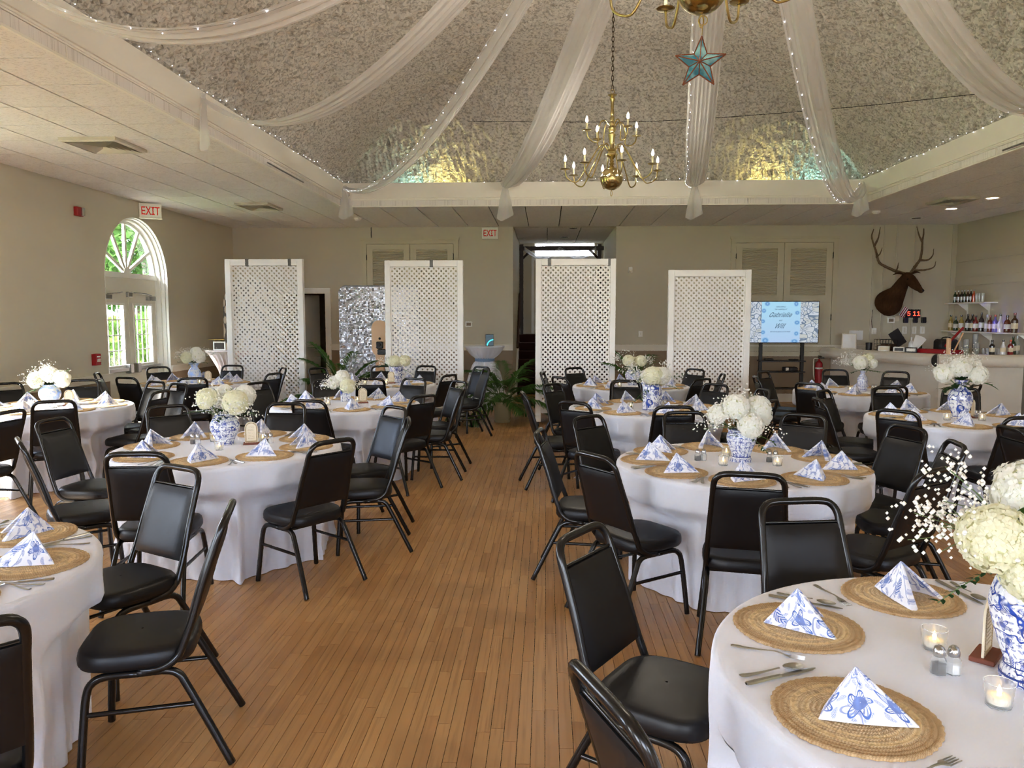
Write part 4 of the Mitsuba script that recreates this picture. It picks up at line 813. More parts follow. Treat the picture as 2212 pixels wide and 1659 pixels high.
def setting(t, a, r, td, w_, i, hi, turn=0.0, rich=True):
    tx, ty, _ = TABLES[t]; ar = math.radians(a); x, y = tx + r * math.cos(ar), ty + r * math.sin(ar)
    k = numbered('straw_placemat'); scene[k] = {**(MAT_HI if hi else MAT_LO), 'to_world': M4(x, y, TH + 0.001, ar)}
    tag(k, 'round braided straw mat on the %s of %s' % (w_, td), 'placemat', 'braided straw mats on ' + td)
    h = (i * 5 + int(x * 10) + 3) % 7
    k = numbered('folded_napkin'); nr = ar + PI / 2 + turn + 0.5 * math.sin(i * 7.3 + tx)
    scene[k] = {**NAPKIN[h], 'to_world': M4(x, y, TH + 0.0085, nr, 1.0)}
    tag(k, 'blue toile napkin folded as a pyramid, %s of %s' % (w_, td), 'napkin', 'folded toile napkins on ' + td)
    # cutlery beside the mat
    def util(name, pr, side, inw, rot_, catn):
        px, py = x + side * (-math.sin(ar)) - inw * math.cos(ar), y + side * math.cos(ar) - inw * math.sin(ar)
        kk = thing(name, 'silver table %s at the %s setting of %s' % (name, w_, td), catn, '%ss on %s' % ('kniv' if name == 'knife' else name, td) if name != 'knife' else 'knives on ' + td)
        place(kk, pr, M4(px, py, TH + 0.0015, ar + PI / 2 + rot_))
    if rich:
        util('fork', FORK, 0.222, -0.03, 0.12, 'fork'); util('knife', KNIFE, -0.212, -0.03, 0.05, 'knife'); util('spoon', SPOON, -0.243, -0.03, -0.08, 'spoon')
MATS = {'R1': [(141, .57), (176, .56), (-143, .57), (-103, .57), (-59, .57), (-22, .58), (15, .575), (52, .575), (99, .55)],
        'R0': [(96, .55), (149, .555), (-157, .555), (-98, .55), (-50, .55)],
        'L1': [(-179, .55), (-131, .58), (-86, .57), (-43, .535), (0, .55), (39, .55), (87, .55), (137, .58)],
        'L0': [(62, .58), (15, .565), (-28, .56), (108, .56)]}
for t in TABLES:
    tx, ty, td = TABLES[t]
    if t in MATS: angs = MATS[t]
    else:
        n = 8; ph = {'L2': 10, 'L3': 12, 'L4': 20, 'L5': 8, 'R2': 15, 'R3': 10, 'R4': 18, 'R5': 24}[t]
        angs = [((ph + 45 * j + 180) % 360 - 180, 0.55) for j in range(n)]
    ws = winds([a for a, r in angs])
    for i, ((a, r), w_) in enumerate(zip(angs, ws)): setting(t, a, r, td, w_, i, t in ('R0', 'L0', 'R1', 'L1'))
# ------------------------------------------------------------------ candles, shakers, menu arches
mat('m_glassy', C(225, 230, 232), 0.08, spec=0.8)
scene['m_cupglass'] = {'type': 'blendbsdf', 'weight': 0.16, 'a': {'type': 'thindielectric', 'int_ior': 1.5}, 'b': {'type': 'twosided', 'bsdf': {'type': 'principled', 'base_color': rgb(C(225, 230, 232)), 'roughness': 0.08, 'specular': 0.8}}}
mat('m_wax', C(240, 232, 210), 0.5)
mat('m_pepper', C(70, 62, 54), 0.9); mat('m_salt', C(236, 236, 234), 0.9)
mat('m_card', C(226, 214, 188), 0.6); mat('m_base_wood', C(112, 58, 40), 0.5)
cup = lathe([(0.0, 0.003), (0.026, 0.003), (0.028, 0.006), (0.033, 0.058)], 24); cup_base = lathe([(0.0, 0.0), (0.027, 0.0), (0.028, 0.004), (0.0, 0.006)], 24)
wax = lathe([(0.0, 0.008), (0.024, 0.008), (0.025, 0.026), (0.0, 0.027)], 20); flame = lathe([(0, 0.026), (0.004, 0.028), (0.006, 0.036), (0.003, 0.046), (0, 0.052)], 10)
CANDLE = [('cup', dict(mikit.ply(cup, 'm_cupglass', 40)), None), ('cup_base', dict(mikit.ply(cup_base, 'm_cupglass', 40)), None), ('rim', dict(mikit.ply(tube([(0.033 * math.cos(t), 0.033 * math.sin(t), 0.058) for t in np.arange(24) * 2 * PI / 24], 0.0009, 5, closed=True), 'm_glassy', True)), None), ('candle', dict(mikit.ply(wax, 'm_wax', 40)), None),
          ('flame', dict(mikit.ply(flame, 'm_bulb', True, emitter=emit((1.0, 0.62, 0.14), 2.2, 0.005))), None)]
body = lathe([(0.0, 0.0), (0.019, 0.0), (0.021, 0.003), (0.021, 0.034), (0.014, 0.044), (0.013, 0.048)], 6); capm = lathe([(0.0135, 0.046), (0.015, 0.048), (0.015, 0.058), (0.012, 0.068), (0.006, 0.073), (0.0, 0.0745)], 16)
fill = lathe([(0.0, 0.002), (0.0175, 0.002), (0.0175, 0.026), (0.0, 0.027)], 6)
SALT = proto(('jar', body, 'm_cupglass', False, None), ('cap', capm, 'm_chrome', 40, None), ('salt', fill, 'm_salt', False, None))
PEPPER = proto(('jar', body, 'm_cupglass', False, None), ('cap', capm, 'm_chrome', 40, None), ('pepper', fill, 'm_pepper', False, None))
ao = archpoly(-0.045, 0.045, 0.0, 0.105); ai = archpoly(-0.033, 0.033, 0.014, 0.105)
arch = on_xz(plate(ao, 0.006), -0.003); fret = on_xz(plate(ao.buffer(-0.004).difference(ai), 0.0015), -0.0045)
lines = cat([box(-0.022, 0.022, -0.0036, -0.003, z, z + 0.002) for z in np.arange(0.03, 0.125, 0.011)])
mat('m_fret', P(lambda p, n, uv: mix(C(190, 170, 132), C(120, 96, 70), sstep(0.0, 0.5, dr.sin(p.x * 900) * dr.sin(p.z * 900)))), 0.6)
ARCH = proto(('panel', arch, 'm_card', False, None), ('fretwork', fret, 'm_fret', False, None), ('text_lines', lines, 'm_fret', False, None), ('base', rbox(-0.055, 0.055, -0.03, 0.03, -0.012, 0.001, 0.002), 'm_base_wood', False, None))
def tabletop(name, pr, t, spots, lab, catn, grp, rz=0.0, dz=0.0015):
    td = TABLES[t][2]; ws = winds([math.degrees(math.atan2(y - TABLES[t][1], x - TABLES[t][0])) for x, y in spots])
    for (x, y), w_ in zip(spots, ws):
        extra = (' toward the ' + w_) if len(spots) > 1 else ''
        k = thing(name, '%s on %s%s' % (lab, td, extra), catn, grp + ' on ' + td if len(spots) > 1 else None); place(k, pr, M4(x, y, TH + dz, rz))
rel = lambda t, pts: [(TABLES[t][0] + a, TABLES[t][1] + b) for a, b in pts]
SPOT = {'R0': dict(c=[(1.072, 2.085), (1.068, 1.775)], s=[(1.047, 1.938)], p=[(1.010, 1.937)], m=[(1.185, 2.035)], v=(1.215, 1.90)),
        'R1': dict(c=[(1.092, 4.697), (1.421, 4.697), (1.185, 5.014)], s=[(1.003, 4.844), (1.445, 4.818)], p=[(0.965, 4.843), (1.408, 4.818)], m=[], v=(1.231, 4.823)),
        'L1': dict(c=[(-2.238, 5.088), (-2.424, 5.429), (-2.075, 5.46)], s=[(-2.498, 5.324), (-1.988, 5.387)], p=[(-2.535, 5.323), (-2.024, 5.386)], m=[(-2.105, 5.322)], v=(-2.292, 5.314)),
        'L0': dict(c=[], s=[], p=[], m=[], v=None)}
for t in TABLES:
    if t not in SPOT:
        SPOT[t] = dict(c=rel(t, [(-0.16, -0.12), (0.13, -0.14), (0.08, 0.15)]), s=rel(t, [(0.20, 0.02)] if t[0] == 'R' else [(-0.22, 0.0)]), p=rel(t, [(0.165, 0.02)] if t[0] == 'R' else [(-0.185, 0.0)]), m=rel(t, [(0.16, 0.06)]) if t in ('L2', 'L3', 'L4', 'L5', 'R5') else [], v=rel(t, [(0, 0)])[0])
    S_ = SPOT[t]
    tabletop('votive_candle', CANDLE, t, S_['c'], 'glass tealight candle', 'candle', 'tealights')
    tabletop('salt_shaker', SALT, t, S_['s'], 'chrome capped salt shaker', 'salt shaker', 'salt shakers'); tabletop('pepper_shaker', PEPPER, t, S_['p'], 'chrome capped pepper shaker', 'pepper shaker', 'pepper shakers')
    tabletop('menu_stand', ARCH, t, S_['m'], 'arched wooden menu card stand', 'menu stand', 'menus', rz={'R0': 0.85, 'R5': 1.35}.get(t, 0.35 if t[0] == 'L' else -0.2), dz=0.0135)

# ------------------------------------------------------------------ blue and white vases
def porcelain(sx, sy, dens, dark, light, seed):
    def f(p, n, uv):
        x, y = uv.x * sx, uv.y * sy
        w = noise(x * 1.3, y * 1.3, seed) - 0.5
        m1 = motif(x + 0.2 * w, y + 0.2 * w, int(seed) + 20, 0.6)
        m2 = motif(x * 2.6 + 0.3, y * 2.6, int(seed) + 30, dens)
        vine = 1 - sstep(0.02, 0.05, dr.abs(fbm(x * 1.6, y * 1.6, seed + 2.0, 2) - 0.5))
        t = dr.clip(dr.maximum(dr.maximum(m1, 0.9 * m2 * dr.select(m1 > 0.02, 0.0, 1.0)), vine), 0, 1)
        return mix(light, mix(dark, [c * 2.2 for c in dark], noise(x * 5, y * 5, 3.0)), t)
    return P(f)
NAVY, COB, SKYB, IV = C(30, 50, 118), C(44, 72, 150), C(120, 150, 200), C(232, 234, 238)
mat('m_porc_a', porcelain(11, 20, 0.2, NAVY, IV, 1.0), 0.12, spec=0.6)
mat('m_porc_b', porcelain(6, 10, 0.1, NAVY, IV, 4.0), 0.12, spec=0.6)
mat('m_porc_c', porcelain(5, 8, 0.1, SKYB, C(214, 222, 236), 8.0), 0.12, spec=0.6)
mat('m_porc_d', porcelain(16, 32, 0.3, NAVY, IV, 6.0), 0.12, spec=0.6)
mat('m_porc_band', C(40, 60, 130), 0.12, spec=0.6); mat('m_porc_white', IV, 0.12, spec=0.6)
def vase(lab, x, y, prof, m_, n=40, bands=(), k_s=5, handles=None, square=False, z0=TH):
    k = thing('porcelain_vase', lab, 'vase', None); tw = M4(x, y, z0 + 0.001, 0.3)
    pr = smoothline(prof, k_s) if k_s else np.array(prof, float)
    me, uv = lathe(pr, n, True)
    if square:
        v = me.vertices.copy(); a = np.arctan2(v[:, 1], v[:, 0]); c = np.maximum(np.abs(np.cos(a)), np.abs(np.sin(a))); f = np.minimum(1 / c, 1.32); me.vertices = np.stack([v[:, 0] * f, v[:, 1] * f, v[:, 2]], 1)
    part(k, 'body', me, m_, smooth=True if not square else False, uv=uv, to_world=tw)
    for z, h in bands:
        rr = np.interp(z, pr[:, 1], pr[:, 0]) if np.all(np.diff(pr[:, 1]) >= 0) else pr[np.argmin(abs(pr[:, 1] - z)), 0]
        if not square: part(k, 'band', mv(lathe([(rr - 0.003, -h / 2), (rr + 0.0012, -h / 3), (rr + 0.0012, h / 3), (rr - 0.003, h / 2)], n), 0, 0, z), 'm_porc_band', smooth=40, to_world=tw)
    if handles:
        for s in (-1, 1): part(k, 'handle', tube(smoothline([(s * r_, 0, z_) for r_, z_ in handles], 5), 0.012, 10), 'm_porc_white', smooth=True, to_world=T().translate([x, y, z0 + 0.001]).rotate([0, 0, 1], -150))
    return k
JAR = [(0.0, 0.0), (0.055, 0.0), (0.058, 0.012), (0.07, 0.05), (0.098, 0.105), (0.1, 0.15), (0.078, 0.19), (0.062, 0.205), (0.064, 0.222), (0.055, 0.222)]
# ------------------------------------------------------------------ flowers
scene['m_petal'] = {'type': 'principledthin', 'base_color': rgb(C(246, 245, 238)), 'roughness': 0.6, 'diff_trans': 0.7}
scene['m_petal_y'] = {'type': 'principledthin', 'base_color': rgb(C(242, 240, 216)), 'roughness': 0.6, 'diff_trans': 0.7}
mat('m_bloom_core', C(222, 222, 186), 0.8); mat('m_breath', C(244, 243, 236), 0.7)
scene['m_green'] = {'type': 'principledthin', 'base_color': rgb(C(62, 92, 44)), 'roughness': 0.45, 'diff_trans': 0.4}
scene['m_green_d'] = {'type': 'principledthin', 'base_color': rgb(C(44, 66, 40)), 'roughness': 0.45, 'diff_trans': 0.3}
mat('m_stem', C(84, 104, 60), 0.6)
def bloom_mesh(nf, R_, seed, ps):
    r = np.random.default_rng(seed); i = np.arange(nf); ph = np.arccos(1 - 1.72 * (i + 0.5) / nf); th = i * 2.39996
    vs, fs, n0 = [], [], 0
    for a, b in zip(ph, th):
        d = np.array([math.sin(a) * math.cos(b), math.sin(a) * math.sin(b), math.cos(a)]); d += r.normal(0, 0.05, 3); d /= np.linalg.norm(d)
        q = R_ * (0.82 + 0.24 * float(nnoise(d * 2.6 + seed, seed)) + 0.08 * r.random()); u = np.cross(d, r.normal(size=3)); u /= np.linalg.norm(u); w = np.cross(d, u)
        c = d * q
        for j in range(4):
            t0 = j * PI / 2; e = math.cos(t0) * u + math.sin(t0) * w; f = -math.sin(t0) * u + math.cos(t0) * w; s = ps * (0.85 + 0.3 * r.random())
            vs += [c, c + e * s * 0.62 + f * s * 0.52 + d * s * 0.18, c + e * s * 1.12 + d * s * (0.12 + 0.25 * r.random()), c + e * s * 0.62 - f * s * 0.52 + d * s * 0.18]
            fs += [[n0, n0 + 1, n0 + 2], [n0, n0 + 2, n0 + 3]]; n0 += 4
    return mesh(vs, fs)
BLOOM = {}
for hi, nf, ps in ((1, 330, 0.0125), (0, 150, 0.0175)):
    for v in range(3):
        for my in ('m_petal', 'm_petal_y'):
            BLOOM[hi, v, my] = [('petals', dict(mikit.ply(bloom_mesh(nf, 0.078, v, ps), my, False)), None), ('core', dict(mikit.ply(ball(0.066, 0, 0, 0, 2, (1, 1, 0.95)), 'm_bloom_core', True)), None),
                                ('stem', dict(mikit.ply(tube([(0, 0, -0.05), (0, 0, -0.17)], 0.004, 6), 'm_stem')), None)]
def breath_mesh(c, R_, n, seed, flat=0.8, rr=0.0056):
    n = int(n * 1.7)
    r = np.random.default_rng(seed); d = r.normal(size=(n, 3)); d[:, 2] = np.abs(d[:, 2]) * flat - 0.15; d /= np.linalg.norm(d, axis=1, keepdims=True)
    cl = r.normal(size=(max(5, n // 22), 3)); cl[:, 2] = np.abs(cl[:, 2]) * flat - 0.2; cl /= np.linalg.norm(cl, axis=1, keepdims=True)
    p = np.array(c) + (cl[r.integers(0, len(cl), n)] * 0.8 + d * 0.34) * R_ * (0.72 + 0.5 * r.random((n, 1)))
    st_ = cat([tube([c, np.array(c) + q * R_ * 0.45 + np.array([0, 0, 0.01]), np.array(c) + q * R_ * 0.95], 0.0012, 3, cap=False) for q in cl])
    return dots(p, rr * (0.7 + 0.6 * r.random(n))), st_
def leaf_mesh(L, W, n=5, curl=0.15):
    t = np.linspace(0, 1, n); w = W * np.sin(PI * t ** 0.85) ** 0.9; z = -curl * L * t ** 2
    Pn = np.stack([np.stack([-w, t * L, z + 0.18 * w], 1), np.stack([0 * t, t * L, z], 1), np.stack([w, t * L, z + 0.18 * w], 1)], 1); return grid(Pn)
def sprig(p0, d, L, nl, lw, seed, ll=0.03):
    """a stem with leaves; one mesh for the stem, one for each few leaves"""
    r = np.random.default_rng(seed); d = np.array(d, float); d /= np.linalg.norm(d); p0 = np.array(p0); drop = np.array([0, 0, -0.25 * L])
    line = np.array([p0 + d * L * s + drop * s * s for s in np.linspace(0, 1, 8)]); ls = []
    for i in range(nl):
        s = 0.3 + 0.7 * (i + 0.5) / nl; c = np.array([np.interp(s * 7, np.arange(8), line[:, j]) for j in range(3)])
        m = leaf_mesh(ll * (0.8 + 0.4 * r.random()), lw * (0.8 + 0.4 * r.random()), 4)
        sd = np.cross(d, [0, 0, 1]); sd /= np.linalg.norm(sd) + 1e-9; e = (sd * (1 if i % 2 else -1) + d * 0.6 + r.normal(0, 0.25, 3)); e /= np.linalg.norm(e)
        x = np.cross(e, [0, 0, 1]); x /= np.linalg.norm(x) + 1e-9; z = np.cross(x, e); Rm = np.eye(4); Rm[:3, :3] = np.stack([x, e, z], 1); Rm[:3, 3] = c
        m.apply_transform(Rm); ls.append(m)
    return tube(line, 0.0016, 4), cat(ls)
def bouquet(t, x, y, ztop, blooms, br, sprigs, seed, hi=False, desc='', leaves=()):
    """blooms: (dx, dy, dz, scale, yellow); all offsets from the vase mouth"""
    td = TABLES[t][2]; r = np.random.default_rng(seed)
    ws = winds([math.degrees(math.atan2(b[1], b[0])) for b in blooms])
    for i, (b, w_) in enumerate(zip(blooms, ws)):
        k = thing('hydrangea', '%s hydrangea in the vase of %s, toward the %s' % ('pale yellow' if b[4] else 'creamy white', td, w_), 'flower', 'hydrangeas in the vase of ' + td)
        d = np.array([b[0], b[1], max(b[2], 0.03)]); tilt = math.degrees(math.atan2(math.hypot(b[0], b[1]), b[2] + 0.08)); az = math.degrees(math.atan2(b[1], b[0]))
        place(k, BLOOM[1 if hi else 0, i % 3, 'm_petal_y' if b[4] else 'm_petal'], T().translate([x + b[0], y + b[1], ztop + b[2]]).rotate([0, 0, 1], az).rotate([0, 1, 0], tilt).scale(b[3]))
    k = numbered('babys_breath'); tag(k, 'white baby breath sprays around the hydrangeas on ' + td, 'flower', None, 'stuff')
    for j, (c, R_, n) in enumerate(br):
        fl, st_ = breath_mesh((x + c[0], y + c[1], ztop + c[2]), R_, n, seed * 11 + j)
        put(child(k, 'florets'), fl, 'm_breath', True); put(child(k, 'stems'), st_, 'm_stem')
    col = []
    for q in range(16):
        m = leaf_mesh(0.075 + 0.03 * r.random(), 0.017 + 0.008 * r.random(), 5, 0.3); rot(m, 0.35 + 0.55 * r.random(), [1, 0, 0]); rotz(m, q * 2.4 + r.random()); m.apply_translation([x, y, ztop + 0.005]); col.append(m)
    solo('leaf_collar', cat(col), 'm_green_d', 'dark green leaves under the blooms in the vase of ' + td, 'foliage', None, kind='stuff')
    for j, (d, L, nl, lw, ll) in enumerate(sprigs):
        k = thing('leaf_sprig', 'green leafy sprig in the vase of %s, pointing %s' % (td, ['left', 'right', 'forward', 'up', 'down left', 'down right', 'back'][j]), 'foliage', 'leaf sprigs in the vase of ' + td)
        st_, lv = sprig((x, y, ztop), d, L, nl, lw, seed * 7 + j, ll); part(k, 'stem', st_, 'm_stem'); part(k, 'leaves', lv, 'm_green' if j % 2 else 'm_green_d', kind='stuff')
SP = lambda L=0.26, n=18: [((-1, -0.25, 0.35), L, n, 0.006, 0.03), ((1, -0.2, 0.3), L, n, 0.006, 0.03), ((0.1, -1, 0.15), L * 0.7, n, 0.010, 0.042), ((0.2, 0.1, 1), L * 0.95, n, 0.005, 0.026)]
# R0: large baluster with handles
vx, vy = SPOT['R0']['v']
vase('large blue and white baluster vase with handles on the front right table', vx, vy, [(0, 0), (0.062, 0), (0.064, 0.03), (0.058, 0.05), (0.075, 0.10), (0.094, 0.17), (0.096, 0.215), (0.078, 0.27), (0.052, 0.30), (0.048, 0.32), (0.056, 0.335), (0.05, 0.335)], 'm_porc_a', 64, [(0.02, 0.006), (0.045, 0.004), (0.30, 0.005)], handles=[(0.09, 0.225), (0.112, 0.25), (0.108, 0.30), (0.075, 0.325), (0.05, 0.315)])
bouquet('R0', vx, vy, TH + 0.335, [(-0.15, -0.08, 0.055, 1.0, 1), (-0.01, 0.03, 0.135, 1.05, 0), (-0.075, -0.13, -0.005, 1.0, 1), (0.1, -0.03, 0.08, 1.0, 0), (0.03, 0.1, 0.08, 0.95, 0)],
        [((-0.14, 0.02, 0.02), 0.17, 190), ((-0.06, 0.05, 0.06), 0.2, 150), ((-0.06, -0.09, -0.02), 0.12, 70)], [((-1, -0.05, -0.28), 0.25, 20, 0.006, 0.026), ((0.9, 0.1, 0.5), 0.25, 14, 0.006, 0.03), ((-0.5, -0.7, 0.2), 0.12, 8, 0.006, 0.03), ((-0.15, 0.1, 1), 0.27, 14, 0.005, 0.03)], 3, True)
for i, (dx, dy, dz, az, L, W) in enumerate(((-0.08, -0.17, 0.115, -35, 0.1, 0.034), (-0.06, -0.08, 0.14, 75, 0.11, 0.022))):
    solo('broad_leaf', leaf_mesh(L, W, 8, 0.25), 'm_green', ['broad dark green leaf in front of the near hydrangea on the front right table', 'slender dark green leaf above the near hydrangea on the front right table'][i], 'leaf', smooth=True, to_world=T().translate([vx + dx, vy + dy, TH + 0.335 + dz]).rotate([0, 0, 1], az).rotate([1, 0, 0], -38))
# L1: ginger jar
vx, vy = SPOT['L1']['v']
vase('round blue and white ginger jar with scrolling flowers, mid left table', vx, vy, JAR, 'm_porc_a', 56, [(0.045, 0.005), (0.012, 0.004), (0.2, 0.006)])
bouquet('L1', vx, vy, TH + 0.215, [(-0.105, -0.03, 0.115, 0.95, 1), (0.1, -0.05, 0.09, 1.1, 1), (-0.03, 0.08, 0.135, 0.9, 0), (0.12, 0.07, 0.13, 0.95, 0)], [((-0.07, -0.03, 0.0), 0.17, 150), ((0.1, -0.04, 0.0), 0.17, 150), ((0.0, 0.04, 0.06), 0.17, 90)], SP(0.26, 18), 5)
# R1: flared urn
vx, vy = SPOT['R1']['v']
vase('blue and white flared urn with dense scrolls, mid right table', vx, vy, [(0, 0), (0.062, 0), (0.066, 0.012), (0.058, 0.04), (0.07, 0.08), (0.088, 0.13), (0.09, 0.165), (0.08, 0.19), (0.088, 0.205), (0.08, 0.205)], 'm_porc_d', 56, [(0.035, 0.006)])
bouquet('R1', vx, vy, TH + 0.195, [(-0.045, -0.04, 0.155, 1.0, 0), (0.10, 0.02, 0.14, 1.0, 0), (0.035, -0.075, 0.045, 0.98, 0), (-0.14, 0.03, 0.10, 0.8, 0), (0.13, 0.05, 0.09, 0.85, 0)], [((-0.1, 0.0, 0.02), 0.16, 130), ((0.0, 0.05, 0.1), 0.16, 80), ((0.1, -0.02, 0.05), 0.15, 50)], [((-1, 0.1, 0.5), 0.22, 16, 0.006, 0.03), ((0.9, -0.2, -0.1), 0.2, 18, 0.007, 0.032), ((0.5, -0.6, -0.25), 0.2, 16, 0.006, 0.03), ((0.25, 0.1, 1), 0.31, 14, 0.004, 0.02), ((-0.4, -0.6, 0.1), 0.15, 12, 0.006, 0.03)], 7)
vx, vy = SPOT['L2']['v']
vase('bulbous pale blue scenic vase on the left wall table', vx, vy, JAR, 'm_porc_c', 40)
bouquet('L2', vx, vy, TH + 0.21, [(-0.1, -0.04, 0.06, 1.05, 1), (0.02, -0.02, 0.11, 1.05, 0), (0.13, 0.0, 0.07, 1.05, 0)], [((0.02, -0.03, 0.05), 0.18, 170), ((-0.1, 0.0, 0.05), 0.17, 110)], [((-0.6, 0, 0.9), 0.3, 16, 0.005, 0.024), ((0.7, 0, 0.8), 0.32, 16, 0.005, 0.024), ((-0.8, -0.4, -0.1), 0.22, 12, 0.01, 0.034)], 11)
vx, vy = SPOT['L3']['v']
vase('pale blue vase with a crimped mouth on the table by the arched exit', vx, vy, [(0, 0), (0.06, 0), (0.065, 0.02), (0.085, 0.1), (0.08, 0.16), (0.055, 0.2), (0.045, 0.23), (0.075, 0.275), (0.07, 0.275)], 'm_porc_c', 36)
bouquet('L3', vx, vy, TH + 0.27, [(-0.07, -0.05, 0.08, 1.0, 1), (0.08, -0.03, 0.09, 1.1, 0), (0.0, 0.07, 0.14, 1.0, 0)], [((0.12, 0.0, 0.06), 0.18, 140), ((-0.1, 0, 0.08), 0.17, 130)], SP(0.22, 12), 13)
vx, vy = -2.156, 8.097
vase('square blue and white floral vase on the second left table', vx, vy, [(0, 0), (0.05, 0), (0.052, 0.004), (0.055, 0.13), (0.05, 0.134), (0.046, 0.13)], 'm_porc_b', 40, k_s=0, square=True)
bouquet('L4', vx, vy, TH + 0.125, [(-0.03, 0.0, 0.13, 1.0, 0), (0.04, -0.06, 0.045, 1.0, 1), (-0.11, -0.02, 0.08, 0.9, 0)], [((-0.1, -0.03, 0.03), 0.16, 150), ((0.1, 0.0, 0.04), 0.15, 110)], SP(0.2, 10), 17)
vx, vy = -2.07, 10.45
vase('tapered blue and white planter on the table by the second lattice', vx, vy, [(0, 0), (0.075, 0), (0.08, 0.01), (0.072, 0.03), (0.075, 0.05), (0.098, 0.215), (0.098, 0.22), (0.09, 0.22)], 'm_porc_b', 40, [(0.03, 0.006), (0.012, 0.005)], k_s=0)
bouquet('L5', vx, vy, TH + 0.21, [(-0.01, -0.03, 0.085, 1.0, 1), (0.12, 0.0, 0.09, 1.0, 1), (-0.1, 0.02, 0.08, 0.7, 0)], [((-0.1, 0, 0.03), 0.15, 90), ((0.15, 0, 0.03), 0.12, 50)], [((-1, -0.2, 0.25), 0.26, 8, 0.016, 0.06), ((0.9, -0.2, -0.1), 0.24, 12, 0.006, 0.03), ((-0.4, -0.3, 0.9), 0.22, 10, 0.005, 0.026)], 19)
vx, vy = 1.034, 7.466
vase('blue and white cylinder vase with a silver rim', vx, vy, [(0, 0), (0.088, 0), (0.092, 0.006), (0.092, 0.22), (0.084, 0.236), (0.07, 0.24), (0.07, 0.252), (0.066, 0.252)], 'm_porc_b', 48, [(0.012, 0.008)], k_s=0)
bouquet('R2', vx, vy, TH + 0.25, [(0.0, -0.05, 0.09, 1.1, 1), (0.09, 0.03, 0.08, 1.1, 0), (-0.04, 0.06, 0.08, 0.8, 0)], [((-0.14, 0.0, 0.02), 0.18, 190), ((0.1, 0, 0.06), 0.17, 110)], [((-0.8, -0.5, -0.45), 0.32, 22, 0.007, 0.036), ((1, 0, 0.1), 0.25, 16, 0.006, 0.034), ((-0.5, -0.7, -0.3), 0.24, 16, 0.007, 0.034)], 23)
vx, vy = 1.15, 10.18
vase('dark blue bulb vase on the table before the third lattice', vx, vy, [(0, 0), (0.055, 0), (0.085, 0.08), (0.1, 0.14), (0.075, 0.19), (0.07, 0.2)], 'm_porc_d', 36)
bouquet('R3', vx, vy, TH + 0.2, [(-0.06, -0.04, 0.13, 0.95, 1), (0.1, 0.0, 0.12, 0.95, 1), (0.02, 0.08, 0.1, 0.9, 1)], [((-0.12, 0.0, 0.08), 0.18, 150), ((0.15, 0.0, 0.05), 0.15, 90)], [((-1, -0.2, 0.3), 0.26, 14, 0.006, 0.032), ((0.9, -0.2, 0.1), 0.24, 14, 0.006, 0.032), ((0, -1, 0.15), 0.14, 9, 0.022, 0.06)], 29)
vx, vy = 3.865, 9.49
vase('slim blue and white bottle vase on the table before the bar', vx, vy, [(0, 0), (0.048, 0), (0.055, 0.02), (0.06, 0.1), (0.055, 0.16), (0.03, 0.2), (0.026, 0.22), (0.036, 0.25), (0.032, 0.25)], 'm_porc_d', 32, [(0.02, 0.004)])
bouquet('R4', vx, vy, TH + 0.25, [(-0.05, -0.05, 0.1, 1.05, 0), (0.06, 0.03, 0.125, 1.05, 1), (0.1, -0.02, 0.09, 0.75, 0)], [((-0.12, 0, 0.06), 0.18, 150), ((0.0, 0.05, 0.1), 0.15, 50)], [((-0.7, -0.3, 0.1), 0.2, 12, 0.006, 0.03), ((1, -0.3, 0.15), 0.28, 14, 0.007, 0.035), ((0.4, -0.4, 0.1), 0.2, 9, 0.012, 0.05), ((0.1, 0, 1), 0.28, 8, 0.005, 0.02)], 31)
vx, vy = 3.706, 6.974
vase('tall painted blue flower baluster vase on the right edge table', vx, vy, [(0, 0), (0.062, 0), (0.066, 0.01), (0.06, 0.03), (0.09, 0.12), (0.1, 0.18), (0.085, 0.24), (0.05, 0.27), (0.042, 0.30), (0.055, 0.345), (0.05, 0.345)], 'm_porc_b', 48, [(0.02, 0.006), (0.27, 0.003)])
bouquet('R5', vx, vy, TH + 0.335, [(-0.02, -0.02, 0.12, 1.1, 0), (0.115, -0.03, 0.06, 1.1, 0), (-0.14, 0.02, 0.07, 1.05, 0), (0.12, 0.08, 0.13, 1.0, 0)], [((-0.05, 0.02, 0.1), 0.18, 120), ((0.05, 0.05, 0.14), 0.17, 110)], [((-1, -0.3, -0.2), 0.2, 9, 0.024, 0.085), ((1, -0.1, 0.1), 0.27, 9, 0.016, 0.075), ((-0.4, -0.8, 0.0), 0.16, 7, 0.022, 0.08), ((0.2, 0.2, 1), 0.35, 10, 0.005, 0.024)], 37)
